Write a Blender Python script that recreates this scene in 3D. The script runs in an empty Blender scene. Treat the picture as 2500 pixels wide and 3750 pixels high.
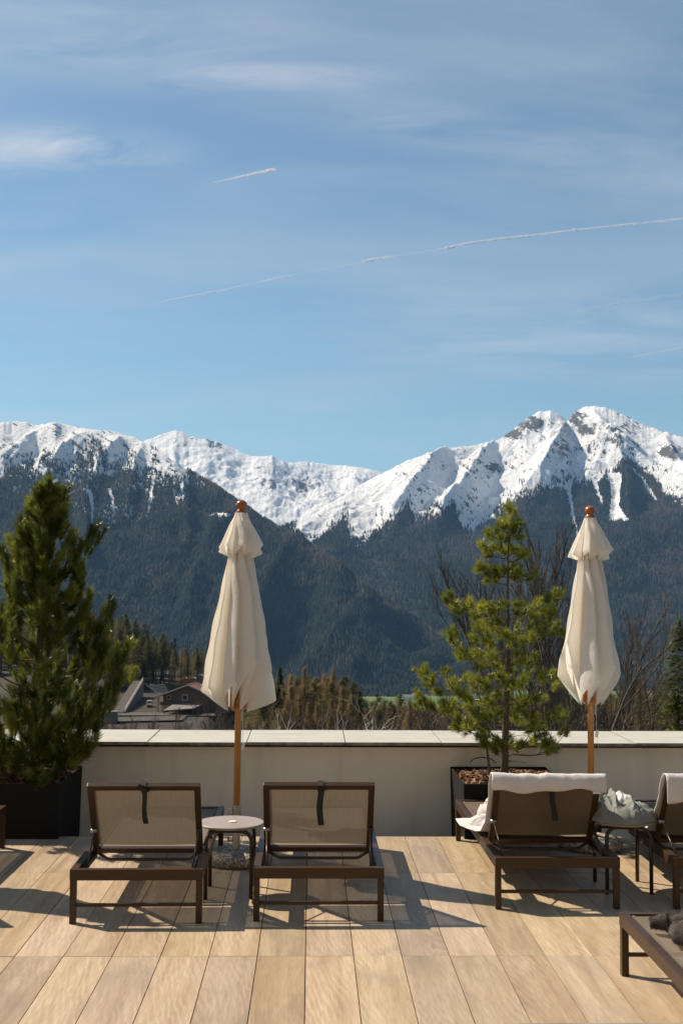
import bpy, math, random
import numpy as np
from mathutils import Vector, Matrix
R = math.radians
scene = bpy.context.scene
col = scene.collection

# ------------------------------------------------------------------ camera
F_PX, H_CAM = 4350.0, 1.85          # focal length in photo pixels (2500 x 3750), eye height
YAW, PIT, ROL = .0253, .0646, .0059
cam_d = bpy.data.cameras.new('camera')
cam = bpy.data.objects.new('camera', cam_d); col.objects.link(cam)
cam_d.sensor_fit = 'VERTICAL'; cam_d.sensor_height = 24.0; cam_d.lens = 24.0*F_PX/3750
cam_d.clip_start = .05; cam_d.clip_end = 120000
CM = (Matrix.Rotation(-YAW, 4, 'Z') @ Matrix.Rotation(math.pi/2+PIT, 4, 'X') @ Matrix.Rotation(ROL, 4, 'Z'))
cam.matrix_world = Matrix.Translation((0, 0, H_CAM)) @ CM
scene.camera = cam
scene.render.resolution_x = 682; scene.render.resolution_y = 1024
M3 = np.array(CM.to_3x3())


K = 2500/1568.0
def ray(u, v):
    """world direction through a point of the photo (1568 x 2352 coordinates), scaled to dy = 1"""
    d = M3 @ np.array([(u*K-1250)/F_PX, -(v*K-1875)/F_PX, -1.0])
    return d/d[1]

# ------------------------------------------------------------------ light
SUN = Vector((-.80, .50, .96)).normalized()        # towards the sun
elev = math.asin(SUN.z)
sun_d = bpy.data.lights.new('sun', 'SUN'); sun_d.energy = 5.0; sun_d.angle = R(.5); sun_d.color = (1, .86, .68)
sun = bpy.data.objects.new('sun', sun_d); col.objects.link(sun)
sun.rotation_euler = SUN.to_track_quat('Z', 'Y').to_euler(); sun.location = (-20, 12, 24)

world = bpy.data.worlds.new('World'); scene.world = world; world.use_nodes = True
wn, wl = world.node_tree.nodes, world.node_tree.links
bg = wn['Background']; bg.inputs['Strength'].default_value = .073
sky = wn.new('ShaderNodeTexSky'); sky.sky_type = 'NISHITA'; sky.sun_disc = False
sky.sun_elevation = elev; sky.sun_rotation = math.atan2(SUN.x, SUN.y)
sky.altitude = 1200; sky.air_density = 1.0; sky.dust_density = 1.2; sky.ozone_density = .6
tc = wn.new('ShaderNodeTexCoord')
def wmath(op, a, b=None, c=None, clamp=False):
    n = wn.new('ShaderNodeMath'); n.operation = op; n.use_clamp = clamp
    for i, v in enumerate((a, b, c)):
        if v is None: continue
        if isinstance(v, (int, float)): n.inputs[i].default_value = v
        else: wl.new(v, n.inputs[i])
    return n.outputs[0]
# thin cirrus: noise on a high flat layer (direction / z), drawn out by the wind
sep = wn.new('ShaderNodeSeparateXYZ'); wl.new(tc.outputs['Generated'], sep.inputs[0])
zc = wmath('MAXIMUM', sep.outputs[2], .03)
zz = wmath('ADD', zc, .12)
cx = wmath('DIVIDE', sep.outputs[0], zz); cy = wmath('DIVIDE', sep.outputs[1], zz)
cmb = wn.new('ShaderNodeCombineXYZ'); wl.new(cx, cmb.inputs[0]); wl.new(cy, cmb.inputs[1])
mp = wn.new('ShaderNodeMapping'); wl.new(cmb.outputs[0], mp.inputs[0])
mp.inputs['Rotation'].default_value = (0, 0, R(-16)); mp.inputs['Scale'].default_value = (.75, 1.5, 1); mp.inputs['Location'].default_value = (3.4, 1.2, 0)
n1 = wn.new('ShaderNodeTexNoise'); wl.new(mp.outputs[0], n1.inputs['Vector'])
n1.inputs['Scale'].default_value = 1.15; n1.inputs['Detail'].default_value = 9; n1.inputs['Roughness'].default_value = .58; n1.inputs['Distortion'].default_value = .35
n2 = wn.new('ShaderNodeTexNoise'); wl.new(mp.outputs[0], n2.inputs['Vector'])
n2.inputs['Scale'].default_value = .42; n2.inputs['Detail'].default_value = 4
mr = wn.new('ShaderNodeMapRange'); wl.new(n1.outputs[0], mr.inputs[0]); mr.inputs[1].default_value = .40; mr.inputs[2].default_value = .80
mr2 = wn.new('ShaderNodeMapRange'); wl.new(n2.outputs[0], mr2.inputs[0]); mr2.inputs[1].default_value = .35; mr2.inputs[2].default_value = .68
cl = wmath('MULTIPLY', mr.outputs[0], mr2.outputs[0])
def cirrus(u, v, rx, ry, rot, amt):
    d = ray(u, v); d = d/np.linalg.norm(d); z_ = d[2]+.12; m_ = wn.new('ShaderNodeMapping'); m_.vector_type = 'TEXTURE'; wl.new(cmb.outputs[0], m_.inputs[0])
    m_.inputs['Location'].default_value = (d[0]/z_, d[1]/z_, 0); m_.inputs['Rotation'].default_value = (0, 0, R(rot)); m_.inputs['Scale'].default_value = (rx, ry, 1)
    ln = wn.new('ShaderNodeVectorMath'); ln.operation = 'LENGTH'; wl.new(m_.outputs[0], ln.inputs[0])
    q = wn.new('ShaderNodeMapRange'); q.interpolation_type = 'SMOOTHERSTEP'; wl.new(ln.outputs['Value'], q.inputs[0]); q.inputs[1].default_value = 1.25; q.inputs[2].default_value = 0; q.inputs[4].default_value = amt
    return q.outputs[0]
fibre = wn.new('ShaderNodeTexNoise'); mpf = wn.new('ShaderNodeMapping'); wl.new(cmb.outputs[0], mpf.inputs[0]); mpf.inputs['Rotation'].default_value = (0, 0, R(8)); mpf.inputs['Scale'].default_value = (1, 2.4, 1)
wl.new(mpf.outputs[0], fibre.inputs['Vector']); fibre.inputs['Scale'].default_value = 2.6; fibre.inputs['Detail'].default_value = 10; fibre.inputs['Roughness'].default_value = .62; fibre.inputs['Distortion'].default_value = .6
fb = wn.new('ShaderNodeMapRange'); wl.new(fibre.outputs[0], fb.inputs[0]); fb.inputs[1].default_value = .36; fb.inputs[2].default_value = .66
cl = wmath('MULTIPLY', cl, .62)
for a in ((60, 355, .28, .10, 4, .62), (210, 330, .22, .09, 12, .4), (600, 180, .26, .055, -2, .5), (130, 60, .5, .16, 8, .38), (1300, 790, .9, .5, 10, .26), (1150, 320, .7, .12, 16, .22)):
    cl = wmath('ADD', cl, wmath('MULTIPLY', cirrus(*a), fb.outputs[0]))
cl = wmath('MULTIPLY_ADD', cl, .95, .06, True)
mixc = wn.new('ShaderNodeMix'); mixc.data_type = 'RGBA'
tint = wn.new('ShaderNodeMix'); tint.data_type = 'RGBA'; tint.blend_type = 'MULTIPLY'; tint.inputs['Factor'].default_value = 1
wl.new(sky.outputs[0], tint.inputs['A']); tint.inputs['B'].default_value = (.84, 1.08, 1.07, 1)
wl.new(cl, mixc.inputs['Factor']); wl.new(tint.outputs['Result'], mixc.inputs['A']); mixc.inputs['B'].default_value = (7.2, 7.4, 7.9, 1)
wl.new(mixc.outputs['Result'], bg.inputs['Color'])
scene.view_settings.view_transform = 'Standard'; scene.view_settings.look = 'None'
scene.view_settings.gamma = 1; scene.view_settings.use_curve_mapping = False
scene.view_settings.exposure = .46

# ------------------------------------------------------------------ geometry helpers
def P(u, v, Y): d = ray(u, v); return Vector((d[0]*Y, Y, H_CAM+d[2]*Y))
def G(u, v, z=0.0):
    d = ray(u, v); Y = (z-H_CAM)/d[2]; return Vector((d[0]*Y, Y, z))
def project(x, y, z):
    q = np.stack([x, y, z-H_CAM], -1) @ M3
    return (1250+F_PX*q[..., 0]/-q[..., 2])/K, (1875-F_PX*q[..., 1]/-q[..., 2])/K

class MB:
    def __init__(s): s.v = []; s.f = []; s.m = []
    def add(s, vs, fs, mi=0):
        b = len(s.v); s.v += [tuple(p) for p in vs]; s.f += [tuple(i+b for i in f) for f in fs]; s.m += [mi]*len(fs); return s
    def box(s, c, size, M=None, taper=None):
        hx, hy, hz = [a/2 for a in size]; vs = []
        for k in (-1, 1):
            for j in (-1, 1):
                for i in (-1, 1):
                    t = taper if (taper and k < 0) else 1
                    p = Vector((i*hx*t, j*hy*t, k*hz))
                    if M is not None: p = M @ p
                    vs.append(p+Vector(c))
        return s.add(vs, [(0, 2, 3, 1), (4, 5, 7, 6), (0, 1, 5, 4), (2, 6, 7, 3), (0, 4, 6, 2), (1, 3, 7, 5)])
    def bar(s, a, b, w, h, up=(0, 0, 1)):
        """box beam from a to b, w across, h along up"""
        a, b = Vector(a), Vector(b); d = (b-a).normalized(); x = d.cross(Vector(up)).normalized(); z = x.cross(d)
        vs = [p+x*i*w/2+z*j*h/2 for p in (a, b) for j in (-1, 1) for i in (-1, 1)]
        return s.add(vs, [(0, 2, 3, 1), (4, 5, 7, 6), (0, 1, 5, 4), (2, 6, 7, 3), (0, 4, 6, 2), (1, 3, 7, 5)])
    def tube(s, pts, rad, n=8, cap=True):
        pts = [Vector(p) for p in pts]; m = len(pts)
        rr = rad if isinstance(rad, (list, tuple)) else [rad]*m
        prev = None; vs = []
        for i, p in enumerate(pts):
            d = (pts[min(i+1, m-1)]-pts[max(i-1, 0)])
            if d.length < 1e-9: d = Vector((0, 0, 1))
            d.normalize()
            if prev is None: x = d.cross(Vector((0, 0, 1)) if abs(d.z) < .9 else Vector((1, 0, 0))).normalized()
            else: x = (prev-d*prev.dot(d)).normalized()
            prev = x; y = d.cross(x)
            for k in range(n):
                a = 2*math.pi*k/n; vs.append(p+(x*math.cos(a)+y*math.sin(a))*rr[i])
        fs = [(i*n+k, i*n+(k+1) % n, (i+1)*n+(k+1) % n, (i+1)*n+k) for i in range(m-1) for k in range(n)]
        if cap: fs += [tuple(range(n-1, -1, -1)), tuple((m-1)*n+k for k in range(n))]
        return s.add(vs, fs)
    def lathe(s, prof, c=(0, 0, 0), n=24):
        c = Vector(c); vs = []
        for r, z in prof:
            for k in range(n):
                a = 2*math.pi*k/n; vs.append(c+Vector((r*math.cos(a), r*math.sin(a), z)))
        m = len(prof)
        fs = [(i*n+k, i*n+(k+1) % n, (i+1)*n+(k+1) % n, (i+1)*n+k) for i in range(m-1) for k in range(n)]
        fs += [tuple(range(n-1, -1, -1)), tuple((m-1)*n+k for k in range(n))]
        return s.add(vs, fs)
    def build(s, name, mat, parent=None, smooth=False, bevel=0, kind=None, seg=2):
        me = bpy.data.meshes.new(name); me.from_pydata(s.v, [], s.f)
        for m_ in (mat if isinstance(mat, (list, tuple)) else [mat]): me.materials.append(m_)
        if any(s.m): me.polygons.foreach_set('material_index', s.m)
        return obj(name, me, parent, smooth, bevel, kind, seg)
def obj(name, me, parent=None, smooth=False, bevel=0, kind=None, seg=2):
    if smooth: me.polygons.foreach_set('use_smooth', [True]*len(me.polygons))
    me.validate()
    o = bpy.data.objects.new(name, me); col.objects.link(o)
    if parent: o.parent = parent
    if bevel:
        b = o.modifiers.new('bevel', 'BEVEL'); b.width = bevel; b.segments = seg; b.limit_method = 'ANGLE'; b.angle_limit = R(40)
    if kind: o['kind'] = kind
    return o
def np_mesh(name, V, F, mats, attrs=None, smooth=False, uvcol=None):
    """fast mesh from numpy arrays: V (n,3), F (m,k)"""
    me = bpy.data.meshes.new(name); n, (m, k) = len(V), F.shape
    me.vertices.add(n); me.vertices.foreach_set('co', np.ascontiguousarray(V, np.float32).ravel())
    me.loops.add(m*k); me.loops.foreach_set('vertex_index', np.ascontiguousarray(F, np.int32).ravel())
    me.polygons.add(m); me.polygons.foreach_set('loop_start', np.arange(0, m*k, k, dtype=np.int32))
    me.polygons.foreach_set('loop_total', np.full(m, k, np.int32))
    if smooth: me.polygons.foreach_set('use_smooth', np.ones(m, bool))
    me.update(calc_edges=True)
    for mt in (mats if isinstance(mats, (list, tuple)) else [mats]): me.materials.append(mt)
    for an, arr in (attrs or {}).items():
        a = me.attributes.new(an, 'FLOAT', 'POINT'); a.data.foreach_set('value', np.ascontiguousarray(arr, np.float32).ravel())
    return me
def empty(name, loc, label=None, cat=None, group=None, rz=0, kind=None):
    o = bpy.data.objects.new(name, None); o.empty_display_size = .1; col.objects.link(o)
    o.location = loc; o.rotation_euler = (0, 0, rz); tag(o, label, cat, group, kind); return o
def tag(o, label=None, cat=None, group=None, kind=None):
    if label: o['label'] = label
    if cat: o['category'] = cat
    if group: o['group'] = group
    if kind: o['kind'] = kind
    return o
def copy_tree(o, parent=None):
    c = o.copy(); col.objects.link(c); c.parent = parent
    for ch in list(o.children): copy_tree(ch, c)
    return c

# numpy noise
def _h(ix, iy, seed):
    n = (ix.astype(np.int64)*374761393 + iy.astype(np.int64)*668265263 + seed*974711) & 0xffffffff
    n = ((n ^ (n >> 13))*1274126177) & 0xffffffff
    return ((n ^ (n >> 16)) & 0xffffff)/float(0xffffff)
def vnoise(x, y, seed=0):
    ix, iy = np.floor(x), np.floor(y); fx, fy = x-ix, y-iy
    fx = fx*fx*fx*(fx*(fx*6-15)+10); fy = fy*fy*fy*(fy*(fy*6-15)+10)
    a, b, c, d = _h(ix, iy, seed), _h(ix+1, iy, seed), _h(ix, iy+1, seed), _h(ix+1, iy+1, seed)
    return (a*(1-fx)+b*fx)*(1-fy)+(c*(1-fx)+d*fx)*fy
def fbm(x, y, oct=5, seed=0, g=.5):
    s = 0; a = 1; t = 0
    for o in range(oct): s = s+a*vnoise(x, y, seed+o); t += a; a *= g; x = x*2.03+11.3; y = y*2.03+7.7
    return s/t
def ridged(x, y, oct=5, seed=0, g=.5):
    s = 0; a = 1; t = 0
    for o in range(oct): s = s+a*(1-np.abs(2*vnoise(x, y, seed+o)-1)); t += a; a *= g; x = x*2.03+11.3; y = y*2.03+7.7
    return s/t
def sstep(a, b, x): t = np.clip((x-a)/(b-a), 0, 1); return t*t*(3-2*t)

# ------------------------------------------------------------------ materials
class Mat:
    def __init__(s, name, color=(.5, .5, .5), rough=.6, metal=0, spec=.5):
        s.m = bpy.data.materials.new(name); s.m.use_nodes = True; s.n = s.m.node_tree.nodes; s.l = s.m.node_tree.links
        s.b = s.n['Principled BSDF']; s.out = s.n['Material Output']
        s.b.inputs['Base Color'].default_value = (*color, 1); s.b.inputs['Roughness'].default_value = rough
        s.b.inputs['Metallic'].default_value = metal; s.b.inputs['Specular IOR Level'].default_value = spec
    def coord(s, kind='Object', scale=(1, 1, 1), rand=0, rot=(0, 0, 0)):
        t = s.n.new('ShaderNodeTexCoord'); m = s.n.new('ShaderNodeMapping'); s.l.new(t.outputs[kind], m.inputs[0])
        m.inputs['Scale'].default_value = scale; m.inputs['Rotation'].default_value = rot
        if rand:
            oi = s.n.new('ShaderNodeObjectInfo'); mm = s.n.new('ShaderNodeVectorMath'); mm.operation = 'SCALE'
            cb = s.n.new('ShaderNodeCombineXYZ'); 
            s.l.new(oi.outputs['Random'], cb.inputs[0]); s.l.new(oi.outputs['Random'], cb.inputs[1]); s.l.new(oi.outputs['Random'], cb.inputs[2])
            s.l.new(cb.outputs[0], mm.inputs[0]); mm.inputs['Scale'].default_value = rand
            s.l.new(mm.outputs[0], m.inputs['Location'])
        return m.outputs[0]
    def noise(s, vec, scale=5, detail=5, rough=.55, dist=0):
        n = s.n.new('ShaderNodeTexNoise'); s.l.new(vec, n.inputs['Vector'])
        for k, v in (('Scale', scale), ('Detail', detail), ('Roughness', rough), ('Distortion', dist)): n.inputs[k].default_value = v
        return n.outputs[0]
    def ramp(s, fac, stops):
        r = s.n.new('ShaderNodeValToRGB'); s.l.new(fac, r.inputs[0]); e = r.color_ramp.elements
        while len(e) < len(stops): e.new(.5)
        for i, (p, c) in enumerate(stops): e[i].position = p; e[i].color = (*c, 1) if len(c) == 3 else c
        return r.outputs[0]
    def mix(s, f, a, b, mode='MIX'):
        n = s.n.new('ShaderNodeMix'); n.data_type = 'RGBA'; n.blend_type = mode
        for k, v in (('Factor', f), ('A', a), ('B', b)):
            if isinstance(v, (int, float)): n.inputs[k].default_value = v
            elif isinstance(v, tuple): n.inputs[k].default_value = (*v, 1)
            else: s.l.new(v, n.inputs[k])
        return n.outputs['Result']
    def math(s, op, a, b=None, clamp=False):
        n = s.n.new('ShaderNodeMath'); n.operation = op; n.use_clamp = clamp
        for i, v in enumerate((a, b)):
            if v is None: continue
            if isinstance(v, (int, float)): n.inputs[i].default_value = v
            else: s.l.new(v, n.inputs[i])
        return n.outputs[0]
    def maprange(s, v, a, b, c=0, d=1):
        n = s.n.new('ShaderNodeMapRange'); s.l.new(v, n.inputs[0])
        for i, x in enumerate((a, b, c, d)): n.inputs[i+1].default_value = x
        return n.outputs[0]
    def attr(s, name):
        a = s.n.new('ShaderNodeAttribute'); a.attribute_name = name; return a.outputs['Fac']
    def color(s, c): s.l.new(c, s.b.inputs['Base Color']); return s
    def rough(s, c): s.l.new(c, s.b.inputs['Roughness']); return s
    def bump(s, h, strength=.3, dist=.01):
        b = s.n.new('ShaderNodeBump'); b.inputs['Strength'].default_value = strength; b.inputs['Distance'].default_value = dist
        s.l.new(h, b.inputs['Height']); s.l.new(b.outputs[0], s.b.inputs['Normal']); return s
    def translucent(s, colr, fac, transp=0):
        t = s.n.new('ShaderNodeBsdfTranslucent')
        if isinstance(colr, tuple): t.inputs[0].default_value = (*colr, 1)
        else: s.l.new(colr, t.inputs[0])
        mx = s.n.new('ShaderNodeMixShader'); mx.inputs[0].default_value = fac
        s.l.new(s.b.outputs[0], mx.inputs[1]); s.l.new(t.outputs[0], mx.inputs[2]); o = mx.outputs[0]
        if not isinstance(transp, (int, float)) or transp:
            tr = s.n.new('ShaderNodeBsdfTransparent'); m2 = s.n.new('ShaderNodeMixShader')
            if isinstance(transp, (int, float)): m2.inputs[0].default_value = transp
            else: s.l.new(transp, m2.inputs[0])
            s.l.new(o, m2.inputs[1]); s.l.new(tr.outputs[0], m2.inputs[2]); o = m2.outputs[0]
        s.l.new(o, s.out.inputs[0]); return s

def simple(name, c1, c2, rough=.6, scale=6, bump=.15, bscale=60, bdist=.003, metal=0, rand=3, spec=.5, stretch=(1, 1, 1)):
    m = Mat(name, c1, rough, metal, spec); v = m.coord('Object', stretch, rand)
    m.color(m.ramp(m.noise(v, scale, 6), [(.3, c1), (.7, c2)]))
    if bump: m.bump(m.noise(v, bscale, 4), bump, bdist)
    return m.m

# wood-look porcelain plank
m = Mat('plank_tile', rough=.5, spec=.35)
v = m.coord('Object', (1, .16, 1), 37)
warp = m.noise(v, 3.0, 3)
g = m.noise(m.coord('Object', (1, .055, 1), 37), 14, 7, .6, .5)
fine = m.noise(m.coord('Object', (1, .06, 1), 37), 130, 3, .6, .4)
rings = m.n.new('ShaderNodeTexWave'); rings.wave_type = 'RINGS'; rings.rings_direction = 'Z'
m.l.new(m.coord('Object', (1, .17, 1), 5), rings.inputs['Vector'])
for k_, v_ in (('Scale', 14), ('Distortion', 9), ('Detail', 3), ('Detail Scale', 1.1), ('Detail Roughness', .6)): rings.inputs[k_].default_value = v_
base = m.ramp(g, [(.28, (.345, .238, .142)), (.5, (.45, .333, .213)), (.74, (.55, .428, .287))])
base = m.mix(m.math('MULTIPLY', m.maprange(rings.outputs[0], .3, 1, 0, .30), m.maprange(m.noise(m.coord('Object', (1, .4, 1), 23), 3.2, 3), .42, .62)), base, (.66, .555, .42))
blotch = m.noise(m.coord('Object', (1, .42, 1), 51), 4.5, 4, .5, .8)
base = m.mix(m.maprange(blotch, .50, .74, 0, .52), base, (.25, .205, .160))
base = m.mix(m.maprange(fine, .40, .72, 0, .42), base, (.25, .18, .115))
oi = m.n.new('ShaderNodeObjectInfo')
hsv = m.n.new('ShaderNodeHueSaturation'); m.l.new(base, hsv.inputs['Color'])
m.l.new(m.maprange(oi.outputs['Random'], 0, 1, .84, 1.14), hsv.inputs['Value'])
m.l.new(m.maprange(m.math('FRACT', m.math('MULTIPLY', oi.outputs['Random'], 7.31)), 0, 1, .80, 1.08), hsv.inputs['Saturation'])
m.l.new(m.maprange(m.math('FRACT', m.math('MULTIPLY', oi.outputs['Random'], 3.7)), 0, 1, .492, .506), hsv.inputs['Hue'])
m.color(hsv.outputs[0]); m.rough(m.maprange(g, .2, .8, .42, .62)); m.bump(m.math('ADD', fine, g), .12, .002)
PLANK = m.m
DARKGAP = simple('dark_joint_bed', (.03, .027, .024), (.05, .045, .04), .9)  # dark bed showing in the plank joints and under the coping
GRAVEL = simple('grey_gravel', (.16, .15, .13), (.30, .28, .25), .95, 40, .8, 70, .02)
m = Mat('wall_plaster', (.60, .565, .50), .92, spec=.2); v = m.coord('Object')
c = m.ramp(m.noise(v, 1.3, 5), [(.3, (.78, .71, .605)), (.7, (.84, .775, .67))])
stain = m.noise(m.coord('Object', (3, 1, .35)), 2.2, 6)
c = m.mix(m.maprange(stain, .52, .75, 0, .30), c, (.46, .41, .34))
c = m.mix(m.maprange(m.noise(m.coord('Object', (9, 1, .5)), 3.0, 5, .7), .62, .76, 0, .20), c, (.45, .40, .33))
c = m.mix(m.maprange(m.noise(v, 26, 2), .74, .80, 0, .5), c, (.30, .26, .21))
m.color(c); m.bump(m.noise(v, 85, 4, .7), .55, .006); PLASTER = m.m
m = Mat('coping_stone', (.55, .53, .46), .55, spec=.4); v = m.coord('Object', (.35, 2.2, 1), 21)
c = m.ramp(m.noise(v, 9, 8, .65, 1.2), [(.25, (.34, .33, .28)), (.48, (.48, .465, .40)), (.75, (.59, .575, .505))])
c = m.mix(m.maprange(m.noise(m.coord('Object', (.5, 1, 1), 13), 3, 5), .55, .8, 0, .35), c, (.36, .35, .29))
m.color(c); m.bump(m.noise(v, 30, 6), .25, .004); COPING = m.m
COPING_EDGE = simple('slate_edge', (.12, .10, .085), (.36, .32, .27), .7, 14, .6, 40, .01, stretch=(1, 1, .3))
FRAME = simple('brown_frame', (.046, .024, .012), (.055, .029, .015), .42, 20, .04, 250, .001, spec=.3)
DARKTUBE = simple('dark_tube', (.034, .022, .015), (.045, .030, .020), .34, 20, .03, 200, .001)
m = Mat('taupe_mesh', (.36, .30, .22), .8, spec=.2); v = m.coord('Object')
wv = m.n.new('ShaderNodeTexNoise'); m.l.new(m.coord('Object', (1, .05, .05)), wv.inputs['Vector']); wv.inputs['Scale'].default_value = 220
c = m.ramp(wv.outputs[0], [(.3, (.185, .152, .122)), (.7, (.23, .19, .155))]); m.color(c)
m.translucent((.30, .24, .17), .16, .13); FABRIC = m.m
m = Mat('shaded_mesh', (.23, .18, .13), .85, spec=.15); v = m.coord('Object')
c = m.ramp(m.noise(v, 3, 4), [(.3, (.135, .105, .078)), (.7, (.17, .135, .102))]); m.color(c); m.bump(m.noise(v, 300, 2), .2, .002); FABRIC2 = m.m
STRAP = simple('black_webbing', (.010, .010, .010), (.018, .017, .016), .8, 40, .2, 200, .001)
m = Mat('canvas', (.74, .66, .53), .88, spec=.15); v = m.coord('Object')
c = m.ramp(m.noise(v, 4, 5), [(.3, (.86, .835, .78)), (.7, (.90, .88, .835))])
m.color(c); m.bump(m.math('ADD', m.noise(v, 9, 5, .6), m.math('MULTIPLY', m.noise(m.coord('Object', (1, 1, .2)), 30, 3), .4)), .35, .02)
m.translucent((.98, .945, .88), .52); CANVAS = m.m
m = Mat('varnished_wood', (.45, .18, .05), .32); v = m.coord('Object', (1, 1, .06), 9)
c = m.ramp(m.noise(v, 60, 6, .6, .5), [(.3, (.40, .155, .035)), (.7, (.58, .27, .075))]); m.color(c); m.b.inputs['Coat Weight'].default_value = .25
POLE = m.m
FINIAL = simple('finial_wood', (.24, .062, .016), (.38, .12, .03), .25, 14, 0, stretch=(1, 1, .3))
STEEL = simple('brushed_steel', (.45, .45, .43), (.58, .57, .54), .32, 12, .05, 100, .001, metal=.9)
m = Mat('exposed_aggregate', (.42, .38, .31), .85); v = m.coord('Object')
vo = m.n.new('ShaderNodeTexVoronoi'); m.l.new(v, vo.inputs['Vector']); vo.inputs['Scale'].default_value = 75
bw = m.n.new('ShaderNodeRGBToBW'); m.l.new(vo.outputs['Color'], bw.inputs[0])
c = m.mix(m.maprange(vo.outputs['Distance'], .3, .75, 0, .8), m.ramp(bw.outputs[0], [(.2, (.24, .20, .15)), (.5, (.46, .41, .33)), (.8, (.68, .62, .52))]), (.10, .085, .065))
c = m.mix(m.maprange(m.noise(v, 60, 2), .55, .7, 0, .6), c, (.16, .12, .085))
m.color(c); m.bump(vo.outputs['Distance'], -.9, .008); AGGREGATE = m.m
TABLETOP = simple('grey_brown_tabletop', (.30, .235, .205), (.38, .31, .27), .38, 5, .05, 60, .001)
WHITE = simple('white_plastic', (.72, .71, .67), (.78, .77, .73), .4, 6, 0)
m = Mat('terry_towel', (.78, .74, .72), .95, spec=.1); v = m.coord('Object')
m.color(m.ramp(m.noise(v, 7, 5), [(.3, (.74, .69, .67)), (.7, (.82, .79, .77))])); m.bump(m.math('ADD', m.noise(v, 160, 3, .7), m.math('MULTIPLY', m.noise(v, 16, 4), 1.4)), .6, .008)
m.translucent((.75, .68, .62), .12); TOWEL = m.m
m = Mat('sage_cotton', (.36, .39, .37), .7, spec=.3); v = m.coord('Object')
m.color(m.ramp(m.noise(v, 5, 4), [(.3, (.19, .20, .175)), (.7, (.27, .28, .25))])); m.bump(m.noise(v, 18, 5, .6, 1), .4, .012); SAGE = m.m
m = Mat('fleece', (.10, .08, .07), 1, spec=.05); v = m.coord('Object')
m.color(m.ramp(m.noise(v, 22, 6, .7), [(.3, (.060, .047, .041)), (.7, (.125, .100, .088))])); m.bump(m.noise(v, 210, 4, .8), .9, .008)
m.b.inputs['Sheen Weight'].default_value = .25; m.b.inputs['Sheen Roughness'].default_value = .4; FLEECE = m.m
PLANTER = simple('anthracite_metal', (.010, .009, .008), (.017, .015, .013), .85, 3, .08, 40, .002, spec=.2)
m = Mat('bark_chip', (.20, .08, .035), .9); oi_ = m.attr('tone')
m.color(m.ramp(oi_, [(0, (.065, .030, .015)), (.5, (.175, .085, .043)), (1, (.38, .215, .12))])); CHIP = m.m
BARK = simple('pine_bark', (.060, .042, .028), (.155, .115, .075), .95, 30, .9, 50, .01, stretch=(1, 1, .4))
GREYBARK = simple('grey_bark', (.075, .060, .047), (.15, .125, .10), .95, 12, .5, 30, .02)
PALEBARK = simple('pale_bark', (.36, .31, .23), (.52, .46, .36), .85, 12, .3, 30, .02)
def needle_mat(name, a, b, c, tr=.35):
    m = Mat(name, a, .32, spec=.55); t = m.attr('tone')
    cc = m.ramp(t, [(0, a), (.55, b), (1, c)]); m.color(cc); m.translucent(cc, tr); return m.m
NEEDLE = needle_mat('pine_needles_bright', (.085, .105, .018), (.22, .25, .032), (.50, .47, .07), .45)
NEEDLE_DARK = needle_mat('pine_needles_dark', (.035, .050, .012), (.115, .145, .022), (.33, .34, .055), .45)
def foliage_mat(name, a, b, tr=.2):
    m = Mat(name, a, .8, spec=.15); t = m.attr('tone'); oi = m.n.new('ShaderNodeObjectInfo')
    cc = m.ramp(m.math('ADD', m.math('MULTIPLY', t, .8), m.math('MULTIPLY', oi.outputs['Random'], .2)), [(0, a), (1, b)]); m.color(cc); m.translucent(cc, tr); return m.m
SPRUCE = foliage_mat('spruce_foliage', (.030, .042, .016), (.12, .14, .045), .45)
SPRUCE_BRIGHT = foliage_mat('young_spruce_foliage', (.045, .062, .012), (.17, .20, .035), .35)  # brighter yellow-green foliage of the spruce at the right edge
PINE_FOL = foliage_mat('pine_foliage', (.055, .055, .022), (.20, .19, .065), .5)
LARCH_FOL = foliage_mat('bare_larch_twigs', (.14, .10, .050), (.42, .30, .15), .5)
TWIG = foliage_mat('brown_twigs', (.045, .030, .020), (.13, .088, .055), 0)

# snow / rock / forest-floor on the mountains: 'snow', 'rock' attributes say what lies where
def mountain_mat(name):
    m = Mat(name, (.8, .8, .8), .8, spec=.2)
    v = m.coord('Object')
    big = m.noise(v, .004, 8, .65); mid = m.noise(v, .018, 6, .7)
    rockc = m.ramp(mid, [(.3, (.045, .043, .042)), (.6, (.13, .122, .115)), (.8, (.23, .215, .20))])
    floor = m.ramp(m.noise(v, .003, 7, .6), [(.30, (.014, .018, .016)), (.55, (.026, .027, .022)), (.68, (.060, .048, .038)), (.8, (.14, .11, .08))])
    sn = m.math('ADD', m.attr('snow'), m.math('MULTIPLY', m.math('SUBTRACT', mid, .5), .5))
    snf = m.maprange(sn, .46, .56); 
    rk = m.maprange(m.math('ADD', m.attr('rock'), m.math('MULTIPLY', m.math('SUBTRACT', m.noise(v, .055, 8, .8), .5), 1.5)), .50, .58)
    snow = m.mix(m.maprange(big, .3, .7, 0, .5), (.90, .905, .915), (.80, .815, .845))
    c = m.mix(rk, snow, rockc); c = m.mix(snf, floor, c); m.color(c)
    m.bump(m.math('ADD', m.noise(v, .012, 9, .72), m.math('MULTIPLY', m.noise(v, .06, 6, .8), .35)), .9, 34)
    return m.m
MOUNT = mountain_mat('alpine_slope')
GRASS = simple('valley_meadow', (.075, .115, .022), (.12, .17, .035), .95, .012, 0)
m = Mat('hillside_soil', (.06, .045, .03), 1); v = m.coord('Object')
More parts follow.
